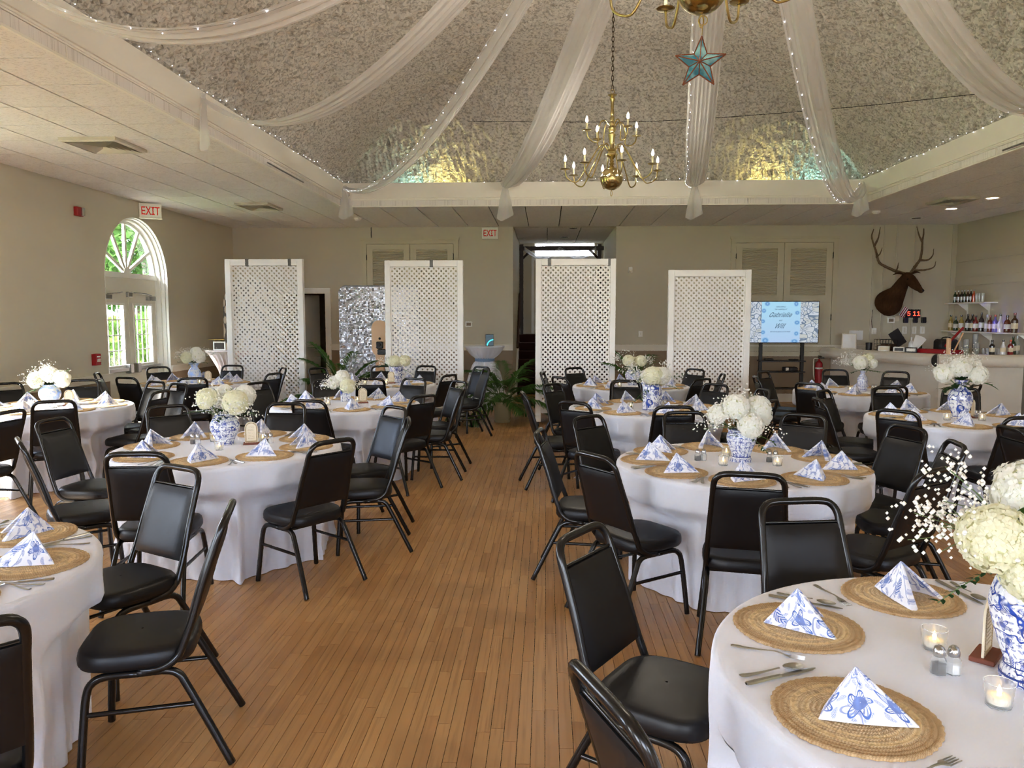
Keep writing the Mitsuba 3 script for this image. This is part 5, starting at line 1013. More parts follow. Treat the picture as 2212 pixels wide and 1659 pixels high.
# ------------------------------------------------------------------ potted palms
scene['m_palm'] = {'type': 'principledthin', 'base_color': rgb(C(66, 96, 46)), 'roughness': 0.4, 'diff_trans': 0.4}
mat('m_pot', C(176, 160, 120), 0.6); mat('m_soil', C(48, 36, 28), 0.95)
def frond(az, lean, L, seed, nl=30, ll=0.30):
    r = np.random.default_rng(seed); s = np.linspace(0, 1, 12)
    horiz = L * (np.sin(lean) * s + 0.18 * s ** 2); up = L * (np.cos(lean) * s - 0.42 * s ** 2.2 * (0.5 + np.sin(lean)))
    c = np.stack([horiz * math.cos(az), horiz * math.sin(az), up], 1); t = np.gradient(c, axis=0); t /= np.linalg.norm(t, axis=1, keepdims=True)
    st_ = tube(c, np.linspace(0.008, 0.002, 12), 5); lv = []
    for i in range(nl):
        q = 0.26 + 0.74 * (i + 0.5) / nl; p = np.array([np.interp(q * 11, np.arange(12), c[:, j]) for j in range(3)]); d = np.array([np.interp(q * 11, np.arange(12), t[:, j]) for j in range(3)])
        sd = np.cross(d, [0, 0, 1.0]); sd /= np.linalg.norm(sd) + 1e-9
        for s_ in (-1, 1):
            l = ll * (math.sin(PI * min(1, 0.12 + 0.9 * (q - 0.26) / 0.74)) ** 0.5) * (0.85 + 0.3 * r.random())
            e = sd * s_ + d * (0.75 + 0.5 * q) + np.array([0, 0, 0.12]) + r.normal(0, 0.06, 3); e /= np.linalg.norm(e)
            w = np.cross(e, [0, 0, 1.0]); w /= np.linalg.norm(w) + 1e-9; W = 0.0135
            m1 = p + e * l * 0.5 + np.array([0, 0, -0.02 * l]); m2 = p + e * l + np.array([0, 0, -0.32 * l])
            lv.append(mesh([p, m1 - w * W, m2, m1 + w * W, m1 + np.array([0, 0, 0.004])], [[0, 1, 4], [0, 4, 3], [1, 2, 4], [4, 2, 3]]))
    return st_, cat(lv)
def palm(lab, x, y, fr, pot=True, seed=0, zb=0.30):
    k = thing('potted_palm', lab, 'potted plant', None)
    if pot:
        pk = part(k, 'pot', mv(lathe([(0.0, 0.03), (0.115, 0.03), (0.12, 0.05), (0.150, 0.285), (0.168, 0.288), (0.172, 0.33), (0.158, 0.335), (0.15, 0.31), (0.0, 0.30)], 40), x, y, 0), 'm_pot', smooth=35)
        part(k, 'saucer', mv(lathe([(0.0, 0.0), (0.118, 0.0), (0.135, 0.045), (0.126, 0.045), (0.11, 0.02), (0.0, 0.02)], 40), x, y, 0), 'm_pot', smooth=35)
        part(k, 'soil', mv(lathe([(0.0, 0.325), (0.08, 0.318), (0.15, 0.312)], 24), x, y, 0), 'm_soil')
    fr = fr + [(az + 37, lean * 1.15 + 6, L * 0.88) for az, lean, L in fr]
    for i, (az, lean, L) in enumerate(fr):
        st_, lv = frond(math.radians(az), math.radians(lean), L, seed * 50 + i)
        for m in (st_, lv): m.apply_translation([x + 0.03 * math.cos(i * 2.4), y + 0.03 * math.sin(i * 2.4), zb])
        f = part(k, 'frond', st_, 'm_stem', smooth=True); part(f, 'leaflets', lv, 'm_palm', kind='stuff')
palm('potted palm in a cream pot before the stairs', -0.69, 12.05, [(20, 18, 1.15), (160, 28, 1.05), (200, 52, 0.95), (-20, 42, 1.05), (340, 60, 0.9), (100, 15, 1.0), (260, 48, 0.85), (130, 45, 0.9), (60, 50, 0.9), (10, 70, 0.8), (185, 72, 0.8), (300, 30, 0.95), (230, 20, 0.95)], seed=1)
palm('tall potted palm behind the square vase table, beside the sequin wall', -3.12, 11.55, [(172, 12, 1.45), (20, 30, 1.15), (150, 40, 1.1), (200, 55, 0.95), (-10, 52, 1.0), (330, 40, 1.05), (80, 12, 1.2), (260, 42, 0.95), (40, 62, 0.9), (120, 62, 0.9), (300, 62, 0.8), (225, 30, 1.0), (0, 18, 1.15)], seed=2)
palm('potted palm between the two right lattice screens', 1.48, 12.0, [(165, 14, 1.36), (15, 32, 1.1), (-20, 55, 0.95), (200, 60, 0.9), (60, 14, 1.15), (340, 30, 1.1), (250, 48, 0.8), (110, 40, 0.9), (180, 38, 1.0), (20, 66, 0.85)], seed=3)
palm('small low palm on the floor behind the arched exit table', -5.55, 11.75, [(180, 50, 0.6), (10, 52, 0.6), (90, 30, 0.6), (220, 62, 0.5), (-40, 58, 0.5), (140, 45, 0.6), (40, 40, 0.6), (270, 55, 0.45)], seed=4)

# ------------------------------------------------------------------ things along the back wall
mat('m_oyster', P(lambda p, n, uv: mix(C(176, 172, 160), mix(C(226, 214, 196), C(96, 90, 82), sstep(0.3, 0.45, voronoi(uv.x * 13, uv.y * 13)[0])), sstep(0.33, 0.36, uv.y))), 0.6)
ab = archpoly(-0.46, 0.46, 0.0, 1.90); bm = on_xz(plate(ab, 0.03), 0); bu = np.stack([bm.vertices[:, 0], bm.vertices[:, 2] / 2.36], 1)
solo('arch_backdrop', bm, 'm_oyster', 'arched grey backdrop board printed with oyster shells behind the leftmost lattice', 'backdrop', uv=bu, to_world=T().translate([-5.39, 13.6, 0.0]).rotate([1, 0, 0], -2))
def cocktail(lab, x, y, zt, r_, tie, col):
    k = thing('cocktail_table', lab, 'table', None); a = np.arange(97) * 2 * PI / 96
    if tie: st_ = [(0.0, zt), (r_, zt), (r_ + 0.006, zt - 0.015), (r_ * 0.72, zt - 0.15), (r_ * 0.42, zt - 0.235), (r_ * 0.42, zt - 0.27), (r_ * 0.62, zt - 0.36), (r_ * 0.85, zt - 0.62), (r_ * 1.02, zt - 0.9), (r_ * 1.08, 0.006)]
    else: st_ = [(0.0, zt), (r_, zt), (r_ + 0.006, zt - 0.012), (r_ * 0.78, zt - 0.10), (r_ * 0.45, zt - 0.3), (r_ * 0.26, zt - 0.55), (r_ * 0.4, 0.3), (r_ * 0.8, 0.006)]
    p = smoothline(st_[2:], 4); p = np.vstack([st_[:2], p])
    Pn = np.array([[((q + (0.018 * min(1, max(0, zt - z) * 5)) * math.sin(22 * t + z * 3)) * math.cos(t), (q + 0.018 * min(1, max(0, zt - z) * 5) * math.sin(22 * t + z * 3)) * math.sin(t), z) for t in a[:-1]] for q, z in p])
    m = grid(Pn, closed=True); m.invert(); part(k, 'cloth', m, col, smooth=50, to_world=M4(x, y))
    if tie: part(k, 'sash', lathe([(r_ * 0.42, zt - 0.285), (r_ * 0.5, zt - 0.275), (r_ * 0.5, zt - 0.23), (r_ * 0.42, zt - 0.22)], 40), 'm_sash', smooth=40, to_world=M4(x, y))
mat('m_sash', C(120, 145, 175), 0.6); mat('m_pinkcloth', C(224, 212, 210), 0.6)
cocktail('high cocktail table in stretched white cloth in the back left corner', -5.45, 12.85, 1.10, 0.36, False, 'm_pinkcloth')
cocktail('high cocktail table in white cloth tied with a blue sash left of the stairs', -1.12, 13.9, 1.14, 0.36, True, 'm_cloth')
k = thing('framed_photo', 'small framed photo on the back left cocktail table', 'picture frame'); part(k, 'frame', on_xz(plate(sg.box(-0.1, 0, 0.1, 0.15).difference(sg.box(-0.08, 0.02, 0.08, 0.13)), 0.015), 0), 'm_white', to_world=M4(-5.52, 12.68, 1.103, 0.15)); part(k, 'print', box(-0.085, 0.085, 0.004, 0.012, 0.015, 0.135), 'm_lamp_off', to_world=M4(-5.52, 12.68, 1.103, 0.15))
mat('m_gold', C(180, 150, 80), 0.3, 1.0)
solo('gold_easel', cat([tube([(-5.78, 12.85, 1.28), (-5.50, 12.85, 1.28)], 0.006), tube([(-5.66, 12.85, 1.1), (-5.66, 12.85, 1.3)], 0.005), tube([(-5.55, 12.9, 1.1), (-5.55, 12.86, 1.28)], 0.005)]), 'm_gold', 'thin gold stand behind the photo on the back left cocktail table', 'stand')
# tablet
def f_tab(p, n, uv):
    d = dr.sqrt((uv.x - 1.05) ** 2 + ((uv.y + 0.02) * 1.55) ** 2); return mix(C(52, 66, 74), C(70, 220, 232), 1 - sstep(0.05, 0.11, dr.abs(d - 0.86))) * 0.3
k = thing('tablet', 'glowing tablet with a teal arc standing on the sashed cocktail table', 'tablet'); tb = M4(-1.02, 13.75, 1.145, 0.2)
part(k, 'case', rbox(-0.075, 0.075, 0, 0.012, 0, 0.21, 0.004), 'm_black', to_world=tb); q = mesh([(-0.068, -0.001, 0.008), (0.068, -0.001, 0.008), (0.068, -0.001, 0.202), (-0.068, -0.001, 0.202)], [[0, 1, 2], [0, 2, 3]])
part(k, 'screen', q, 'm_dark', uv=np.array([[0, 0], [1, 0], [1, 1], [0, 1.0]]), to_world=tb, emitter={'type': 'area', 'radiance': P(f_tab), 'sampling_weight': 0.02})
part(k, 'stand', box(-0.05, 0.05, 0.0, 0.08, 0, 0.006), 'm_black', to_world=tb)
# sequin wall
mat('m_sequin', C(216, 218, 226), 0.32, 1.0); mat('m_board_back', C(120, 120, 124), 0.5)
k = thing('sequin_wall', 'silver shimmer sequin wall with rounded corners behind the palm', 'backdrop'); SX0, SX1, SYY, SZ1 = -3.66, -2.22, 13.4, 2.22
shp = rrect(SX0, 0.05, SX1, SZ1, 0.13); part(k, 'panel', on_xz(plate(shp, 0.03), SYY), 'm_board_back')
vs, fs, n0 = [], [], 0; pit = 0.0275; shb = shp.buffer(-0.01)
for i in range(int((SX1 - SX0) / pit)):
    for j in range(int((SZ1 - 0.05) / pit)):
        cx, cz = SX0 + (i + 0.5) * pit, 0.05 + (j + 0.5) * pit
        if not shb.contains(sg.Point(cx, cz)): continue
        a, b = rng.normal(0, 0.09, 2); h = pit * 0.43
        if rng.random() < 0.12: a += rng.normal(0, 0.5); b += rng.normal(0, 0.5)
        for u, w in ((-1, -1), (1, -1), (1, 1), (-1, 1)): vs.append((cx + u * h, SYY - 0.012 + u * h * a + w * h * b, cz + w * h))
        fs += [[n0, n0 + 1, n0 + 2], [n0, n0 + 2, n0 + 3]]; n0 += 4
part(k, 'sequins', mesh(vs, fs), 'm_sequin', kind='stuff')
# photo booth stand
mat('m_birch', C(226, 184, 142), 0.45)
k = thing('photo_booth', 'pale wooden photo booth stand with a black camera beside the second lattice', 'photo booth')
part(k, 'upper_board', on_xz(plate(rrect(-2.97, 1.0, -2.69, 1.61, 0.13), 0.04), 12.9), 'm_birch'); part(k, 'post', rbox(-2.91, -2.76, 12.9, 12.96, 0.02, 1.05, 0.01), 'm_birch'); part(k, 'foot', rbox(-3.02, -2.65, 12.75, 13.1, 0.0, 0.03, 0.006), 'm_birch')
ck = part(k, 'camera', cat([rbox(-2.88, -2.77, 12.83, 12.9, 1.13, 1.25, 0.012), rbox(-2.86, -2.70, 12.83, 12.92, 1.03, 1.12, 0.01)]), 'm_black'); part(ck, 'lens', rot(trimesh.creation.cylinder(0.03, 0.06, sections=20), PI / 2, [1, 0, 0]).apply_translation([-2.83, 12.81, 1.20]), 'm_dark'); part(k, 'indicator', ball(0.022, -2.83, 12.895, 1.30, 1), 'm_black')
# arbor on the landing
k = thing('wedding_arbor', 'dark wooden arbor frame standing at the top of the stairs', 'arbor'); LZ = 1.255
mat('m_arbor', C(44, 28, 20), 0.5)
for x in (-0.59, 1.24): part(k, 'post', rbox(x - 0.045, x + 0.045, 18.13, 18.22, LZ, 3.36, 0.004), 'm_arbor')
part(k, 'beam', rbox(-0.64, 1.34, 18.12, 18.23, 3.22, 3.31, 0.004), 'm_arbor')
for x, s in ((-0.59, 1), (1.24, -1)): part(k, 'brace', tube([(x, 18.175, 3.0), (x + s * 0.24, 18.175, 3.24)], 0.03, 6), 'm_arbor')
s = np.linspace(0, 1, 40); z_ = 3.26 - 0.2 * np.abs(np.sin(2 * PI * s)) ** 0.9; q = np.linspace(-0.5, 0.5, 7)
Pn = np.array([[(-0.52 + 1.68 * a, 18.10 + 0.02 * math.sin(8 * b), c + 0.1 * b) for b in q] for a, c in zip(s, z_)])
solo('arbor_swag', grid(Pn), 'm_sheer', 'grey sheer swag looped along the arbor beam over the stairs', 'drapery', smooth=True)
solo('handrail', tube([(-0.62, 16.6, 1.0), (-0.62, 18.0, 2.2)], 0.03, 8), 'm_wood', 'brown wooden handrail on the left of the stairs', 'handrail', smooth=True)
# television
k = thing('television', 'wide television showing a pale blue wedding welcome slide', 'television'); TVX0, TVX1, TVZ0, TVZ1, TVY = 3.63, 5.0, 1.185, 1.955, 14.3
part(k, 'bezel', rbox(TVX0, TVX1, TVY, TVY + 0.06, TVZ0, TVZ1, 0.006), 'm_black')
def f_tv(p, n, uv):
    x, y = uv.x * 1.78, uv.y
    d, d2, r = voronoi(x * 9 + 2 * noise(x * 6, y * 6, 1.0), y * 9); o = sstep(0.08, 0.14, d2 - d) * (0.55 + 0.45 * sstep(0.12, 0.3, d))
    oy = mix(C(110, 128, 150), mix(C(206, 216, 232), C(196, 200, 196), r), o)
    bg = mix(C(178, 206, 240), C(170, 222, 246), y)
    out = bg
    for cx, cy, rx, ry in ((0.55, 0.95, .07, .06), (1.24, 0.95, .06, .07), (0.47, 0.78, .06, .06), (1.27, 0.73, .06, .055), (0.45, 0.52, .06, .055), (1.27, 0.49, .07, .06), (0.46, 0.25, .06, .055), (1.26, 0.22, .06, .06), (0.52, 0.05, .09, .08), (1.22, 0.03, .09, .06)):
        q = dr.sqrt(((x - cx) / rx) ** 2 + ((y - cy) / ry) ** 2)
        out = mix(out, mix(C(96, 150, 206), C(150, 196, 234), 0.5 + 0.5 * dr.sin(q * 9)), 1 - sstep(0.9, 1.05, q))
    side = dr.select((uv.x < 0.235) | (uv.x > 0.755), 1.0, 0.0)
    return mix(out, oy, side) * 0.15
q = mesh([(TVX0 + .012, TVY - .001, TVZ0 + .012), (TVX1 - .012, TVY - .001, TVZ0 + .012), (TVX1 - .012, TVY - .001, TVZ1 - .012), (TVX0 + .012, TVY - .001, TVZ1 - .012)], [[0, 1, 2], [0, 2, 3]])
part(k, 'screen', q, 'm_dark', uv=np.array([[0, 0], [1, 0], [1, 1], [0, 1.0]]), emitter={'type': 'area', 'radiance': P(f_tv), 'sampling_weight': 0.1})
mat('m_ink', C(24, 56, 96), 0.6)
def script(s_, h, cx, z, sh=0.45):
    m = text_mesh(s_, h, 0.001); v = m.vertices; v[:, 0] = v[:, 0] * 0.86 + sh * v[:, 1]; v[:, 0] -= (v[:, 0].max() + v[:, 0].min()) / 2; m.vertices = v; m.apply_translation([cx, z, 0]); return on_xz(m, TVY - 0.003)
cxx = (TVX0 + TVX1) / 2 - 0.01
part(k, 'lettering', cat([script('welcome to', 0.026, cxx, 1.84), script('the wedding of', 0.026, cxx, 1.795), script('Gabrielle', 0.082, cxx, 1.665, 0.6), script('and', 0.026, cxx, 1.59), script('Will', 0.085, cxx, 1.46, 0.6), script("we are so glad you're here!", 0.024, cxx, 1.385)]), 'm_ink')
sw = 'television_stand'
k = thing(sw, 'black rolling stand with shelves under the television', 'stand')
for x in (3.98, 4.74):
    part(k, 'post', rbox(x - 0.03, x + 0.03, 14.36, 14.42, 0.08, 1.5, 0.006), 'm_black'); part(k, 'foot', rbox(x - 0.03, x + 0.03, 14.1, 14.75, 0.05, 0.1, 0.006), 'm_black')
    for y in (14.15, 14.7): part(k, 'caster', rot(trimesh.creation.cylinder(0.026, 0.02, sections=14), PI / 2, [0, 1, 0]).apply_translation([x, y, 0.026]), 'm_black')
for z in (0.33, 0.64, 0.84): part(k, 'shelf', rbox(3.95, 4.77, 14.25, 14.5, z, z + 0.025, 0.004), 'm_black')
solo('remote_box', cat([rbox(4.05, 4.2, 14.3, 14.42, 0.866, 0.9, 0.01)]), 'm_dark', 'small black box on the upper shelf of the television stand, left', 'box')
solo('remote_box', cat([rbox(4.5, 4.66, 14.3, 14.42, 0.866, 0.885, 0.008)]), 'm_dark', 'flat black box on the upper shelf of the television stand, right', 'box')
k = thing('media_box', 'black media box with a white tag on the middle shelf of the television stand', 'electronics'); part(k, 'case', rbox(4.4, 4.64, 14.28, 14.45, 0.666, 0.74, 0.012), 'm_dark'); part(k, 'tag', box(4.42, 4.47, 14.277, 14.28, 0.68, 0.735), 'm_white')
# fire extinguisher
k = thing('fire_extinguisher', 'red fire extinguisher hanging on the back wall beside the bar', 'fire extinguisher'); ex_, ey_ = 5.30, 15.08
part(k, 'cylinder', mv(lathe_s([(0.0, 0.28), (0.06, 0.28), (0.068, 0.30), (0.068, 0.68), (0.05, 0.74), (0.02, 0.77), (0.02, 0.8), (0.0, 0.8)], 24, 3), ex_, ey_, 0.05), 'm_red', smooth=40); part(k, 'label', mv(lathe([(0.0690, 0.48), (0.0690, 0.64)], 24), ex_, ey_, 0.05), 'm_salt', smooth=True)
part(k, 'handle', cat([rbox(ex_ - 0.02, ex_ + 0.1, ey_ - 0.012, ey_ + 0.012, 0.86, 0.88, 0.004), rbox(ex_ - 0.02, ex_ + 0.09, ey_ - 0.012, ey_ + 0.012, 0.90, 0.915, 0.004)]), 'm_black'); part(k, 'hose', tube(smoothline([(ex_ - 0.02, ey_, 0.86), (ex_ - 0.1, ey_, 0.84), (ex_ - 0.1, ey_, 0.6), (ex_ - 0.08, ey_, 0.45)], 5), 0.01, 6), 'm_trim', smooth=True)

# ------------------------------------------------------------------ bar
mat('m_bar', C(206, 198, 182), 0.5); mat('m_bar_edge', C(214, 206, 190), 0.4); mat('m_bar_top', C(168, 160, 146), 0.5)
A_, B_, C_ = np.array([5.40, 15.12]), np.array([6.22, 12.45]), np.array([7.56, 12.30]); BT = 1.07
k = thing('bar_counter', 'long cream bar counter with a padded rounded edge in the back right corner', 'bar')
ln = sg.LineString([A_, B_, C_]); wide = ln.buffer(0.62, single_sided=True, join_style=2)
if not wide.contains(sg.Point(6.2, 13.4)): wide = ln.buffer(-0.62, single_sided=True, join_style=2)
clipr = sg.box(5.0, 12.0, XR - 0.01, YB - 0.02)
inw = lambda d: (wide.difference(ln.buffer(d, join_style=2))).intersection(clipr)
part(k, 'top', mv(plate(wide.intersection(clipr), 0.04), 0, 0, BT - 0.05), 'm_bar_top')
fp = inw(0.16).intersection(ln.buffer(0.22, join_style=2)); part(k, 'front_panel', mv(plate(fp, BT - 0.05 - 0.13), 0, 0, 0.13), 'm_bar')
tk = inw(0.24).intersection(ln.buffer(0.30, join_style=2)); part(k, 'toe_kick', plate(tk, 0.14), 'm_black')
for a, b in ((A_, A_ + (B_ - A_) * 0.42), (A_ + (B_ - A_) * 0.425, B_ - (B_ - A_) * 0.01), (B_, C_)):
    d = (b - a) / np.linalg.norm(b - a); pts = [(*(a + d * 0.002), BT - 0.095), (*((a + b) / 2), BT - 0.095), (*(b - d * 0.002), BT - 0.095)]
    m = tube(pts, 0.1, 20, up0=[0, 0, 1]); v = m.vertices.copy(); m.vertices = v; part(k, 'edge_roll', m, 'm_bar_edge', smooth=50)
part(k, 'end_cap', ball(0.1, C_[0], C_[1], BT - 0.095, 2, (0.55, 1, 1)), 'm_bar_edge', smooth=True); part(k, 'end_post', rbox(7.40, 7.50, 12.5, 12.6, 0, BT - 0.15, 0.005), 'm_black')
part(k, 'seam', cat([tube([(*(p_ + 0 * B_), BT - 0.095) for p_ in (B_ - (B_ - A_) / np.linalg.norm(B_ - A_) * 0.006, B_ + (B_ - A_) / np.linalg.norm(B_ - A_) * 0.006)], 0.1015, 20)]), 'm_dark', smooth=True)
k = thing('back_counter', 'back counter behind the bar along the right wall', 'counter'); part(k, 'top', rbox(7.3, XR - 0.005, 12.95, YB - 0.02, 0.92, 0.96, 0.004), 'm_bar_top'); part(k, 'cabinet', box(7.34, XR - 0.005, 13.0, YB - 0.02, 0.0, 0.92), 'm_bar')
def shelf(lab, y0, y1, z, d, brs):
    k = thing('wall_shelf', lab, 'shelf'); part(k, 'board', rbox(XR - d, XR - 0.002, y0, y1, z - 0.022, z, 0.004), 'm_white')
    for y in brs: part(k, 'bracket', on_xz(plate(sg.Polygon([(XR - 0.002, z - 0.022), (XR - d * 0.8, z - 0.022), (XR - 0.012, z - 0.16), (XR - 0.002, z - 0.16)]), 0.02), y), 'm_white'); part(k, 'standard', box(XR - 0.012, XR - 0.001, y - 0.01, y + 0.03, z - 0.36, z), 'm_white')
shelf('upper white shelf of beer bottles on the right wall behind the bar', 13.75, 15.1, 1.93, 0.24, (14.0, 14.7)); shelf('lower white shelf of liquor bottles on the right wall behind the bar', 12.45, 15.15, 1.405, 0.26, (12.8, 13.9, 14.9))
def bsdf_bottle(name, col, r_=0.08): mat(name, col, r_, spec=0.7)
for nm, c in (('green', (30, 52, 28)), ('amber', (92, 44, 18)), ('dark', (24, 20, 20)), ('clear', (150, 152, 140)), ('gold', (150, 132, 64)), ('violet', (108, 100, 150)), ('white', (226, 226, 228)), ('red', (120, 26, 24)), ('silver', (170, 172, 176)), ('orange', (190, 70, 30)), ('brown', (70, 44, 26)), ('teal', (120, 150, 150))): bsdf_bottle('m_b_' + nm, C(*c))
def bottle(lab, x, y, z, h, r_, body, cap_, label='m_salt', shape='wine', grp='bottles behind the bar', name='bottle'):
    k = thing(name, lab, {'beer_can': 'can', 'plastic_cup_stack': 'cups', 'drinking_glass': 'glass'}.get(name, 'bottle'), grp); tw = M4(x, y, z)
    if shape == 'can': pr = [(0, 0), (r_ * .85, 0), (r_, .008), (r_, h - .01), (r_ * .85, h), (0, h)]
    elif shape == 'square': pr = [(0, 0), (r_, 0), (r_, h * .62), (r_ * .5, h * .72), (r_ * .35, h * .76), (r_ * .35, h * .9), (0, h * .9)]
    elif shape == 'cone': pr = [(0, 0), (r_, 0), (r_, h * .45), (r_ * .45, h * .72), (r_ * .3, h * .9), (0, h * .92)]
    else: pr = [(0, 0), (r_, 0), (r_ * 1.02, h * .1), (r_, h * .58), (r_ * .8, h * .66), (r_ * .36, h * .75), (r_ * .34, h * .92), (0, h * .92)]
    part(k, 'body', lathe(pr, 18), body, smooth=35, to_world=tw)
    if shape != 'can': part(k, 'cap', lathe([(r_ * .36, h * .88), (r_ * .4, h * .89), (r_ * .38, h), (0, h)], 14), cap_, smooth=35, to_world=tw)
    if label and shape != 'can': part(k, 'label', lathe([(r_ * 1.025, h * .2), (r_ * 1.025, h * .48)], 18), label, smooth=True, to_world=tw)
SHL = [(15.0, .30, 'gold', 'dark', 'pale gold bottle with white label'), (14.82, .27, 'green', 'dark', 'slim green bottle with silver label'), (14.63, .30, 'gold', 'dark', 'yellow green bottle with blue label'), (14.41, .31, 'dark', 'dark', 'nearly black bottle with dark cap'), (14.26, .31, 'dark', 'dark', 'black bottle with thin neck'), (14.15, .29, 'red', 'dark', 'dark red bottle with square label'), (13.97, .34, 'dark', 'dark', 'tall black bottle with cream label'), (13.80, .30, 'clear', 'silver', 'clear bottle with white label'),
       (13.70, .29, 'amber', 'red', 'amber bottle with red cap'), (13.55, .30, 'violet', 'orange', 'violet lit bottle with copper cap'), (13.40, .31, 'white', 'dark', 'white bottle with black cap'), (13.20, .29, 'amber', 'dark', 'wide amber rum bottle'), (13.0, .33, 'brown', 'red', 'square brown bottle with tall red cap')]
for i, (y, h, b, c, l) in enumerate(SHL): bottle(l + ' on the lower shelf behind the bar', 7.72, y, 1.406, h, 0.042 if i < 11 else 0.05, 'm_b_' + b, 'm_b_' + c, 'm_salt' if i % 4 else 'm_card', ['wine', 'wine', 'square', 'wine'][i % 4] if i < 10 else ['cone', 'wine', 'square'][i - 10], 'liquor bottles on the lower bar shelf')
for i, (y, b, l) in enumerate(zip((14.93, 14.81, 14.70, 14.60, 14.49, 14.39, 14.29), ('green', 'brown', 'dark', 'green', 'brown', 'dark', 'orange'), ('leftmost green beer', 'second brown beer', 'third dark beer', 'fourth green beer', 'fifth brown beer', 'sixth dark beer', 'orange labelled beer'))): bottle(l + ' bottle on the upper shelf behind the bar', 7.74, y, 1.931, 0.23, 0.031, 'm_b_' + b, 'm_b_silver', 'm_b_silver' if i < 6 else 'm_b_orange', 'wine', 'beer bottles on the upper bar shelf')
for y, l in ((14.19, 'left'), (14.10, 'middle'), (14.01, 'right')): bottle(l + ' silver can of three on the upper shelf behind the bar', 7.74, y, 1.931, 0.16, 0.031, 'm_b_silver', 'm_b_silver', None, 'can', 'cans on the upper bar shelf', 'beer_can')
scene['light_shelf'] = {'type': 'point', 'sampling_weight': 0.1, 'position': [7.6, 13.4, 1.44], 'intensity': rgb([0.006, 0.005, 0.035])}
# things on the bar top
bt = BT - 0.008
onb = lambda x, y: (x, y)
k = thing('framed_sign', 'white framed sign leaning at the left end of the bar', 'sign'); tw = T().translate([5.72, 14.72, bt]).rotate([0, 0, 1], -20).rotate([1, 0, 0], -14); part(k, 'frame', rbox(-0.13, 0.13, 0, 0.015, 0, 0.3, 0.004), 'm_trim', to_world=tw); part(k, 'paper', box(-0.11, 0.11, -0.002, 0, 0.02, 0.28), 'm_salt', to_world=tw)
solo('wall_notice', box(5.9, 6.16, YB - 0.015, YB - 0.002, 1.22, 1.4), 'm_salt', 'white notice sheet on the wall behind the bar sign', 'notice')
k = thing('wire_rack', 'dark wire rack of small packets on the bar', 'rack'); part(k, 'basket', cat([rbox(6.0, 6.3, 14.02, 14.28, bt, bt + 0.012, 0.003)] + [tube([(6.0, y, bt + z), (6.3, y, bt + z)], 0.004, 5) for y in (14.02, 14.28) for z in (0.06, 0.12, 0.2)] + [tube([(x, y, bt), (x, y, bt + 0.2)], 0.004, 5) for x in np.linspace(6.0, 6.3, 7) for y in (14.02, 14.28)]), 'm_black'); part(k, 'packets', cat([rbox(6.03 + 0.07 * i, 6.09 + 0.07 * i, 14.06, 14.24, bt + 0.013, bt + 0.1 + 0.02 * (i % 2), 0.01) for i in range(4)]), 'm_b_brown', kind='stuff')
def caddy(lab, x, y, c1, c2, top=None):
    k = thing('napkin_caddy', lab, 'caddy'); tw = M4(x, y, bt, -0.5); part(k, 'box', rbox(-0.09, 0.09, -0.06, 0.06, 0, 0.09, 0.006), c1, to_world=tw); part(k, 'slot', rbox(-0.07, 0.07, -0.062, -0.02, 0.02, 0.075, 0.004), c2, to_world=tw)
caddy('white and tan napkin caddy on the bar before the wire rack', 5.98, 13.82, 'm_white', 'm_card'); caddy('white and black straw caddy on the bar', 6.1, 13.5, 'm_white', 'm_black'); caddy('black caddy with folded menus on the bar', 6.2, 13.28, 'm_black', 'm_white')
bottle('small black bin at the left of the bar', 5.86, 14.2, bt, 0.14, 0.05, 'm_black', 'm_black', None, 'can', None, 'beer_can') if False else solo('black_bin', mv(lathe([(0, 0), (0.05, 0), (0.055, 0.14), (0.048, 0.14), (0.045, 0.01), (0, 0.01)], 20), 5.84, 14.12, bt), 'm_black', 'small round black bin on the bar before the wire rack', 'bin', smooth=30)
for i in range(5): solo('menu_card', rot(box(-0.03, 0.03, 0, 0.003, 0, 0.26), 0.25 + 0.12 * i, [0, 1, 0]).apply_translation([6.22 + 0.012 * i, 13.26 + 0.012 * i, bt + 0.045]), 'm_salt', ['leftmost', 'second', 'middle', 'fourth', 'rightmost'][i] + ' white folded card standing in the black bar caddy', 'card', 'white cards in the bar caddy')
solo('clipboard', rot(rbox(-0.1, 0.1, 0, 0.012, 0, 0.3, 0.004), -0.6, [0, 1, 0]).apply_translation([6.42, 14.1, bt + 0.1]), 'm_dark', 'dark clipboard tilted on the bar over the rack', 'clipboard')
bottle('white plastic squeeze bottle on the bar', 6.42, 13.75, bt, 0.25, 0.045, 'm_b_white', 'm_b_white', None, 'wine', None); bottle('yellow and green cleaner bottle on the bar', 6.5, 13.62, bt, 0.2, 0.04, 'm_b_gold', 'm_b_green', 'm_b_green', 'wine', None)
k = thing('black_bag', 'boxy black bag with a handle standing behind the bar', 'bag'); part(k, 'body', rbox(6.78, 7.12, 13.5, 13.75, bt + 0.0, bt + 0.22, 0.04), 'm_dark', smooth=40); part(k, 'handle', tube(smoothline([(6.86, 13.62, bt + 0.21), (6.9, 13.62, bt + 0.25), (7.0, 13.62, bt + 0.25), (7.04, 13.62, bt + 0.21)], 4), 0.01, 6), 'm_black'); part(k, 'stool', box(6.8, 7.1, 13.52, 13.73, 0, bt), 'm_bar')
k = thing('serving_tray', 'long dark red tray lying on the bar', 'tray'); part(k, 'base', rotz(rbox(-0.5, 0.5, -0.14, 0.14, 0, 0.02, 0.006), -1.15).apply_translation([6.5, 13.2, bt + 0.002]), 'm_red'); part(k, 'rim', rotz(cat([rbox(-0.5, 0.5, s * 0.14 - 0.01, s * 0.14 + 0.01, 0, 0.06, 0.005) for s in (-1, 1)]), -1.15).apply_translation([6.5, 13.2, bt + 0.002]), 'm_red')
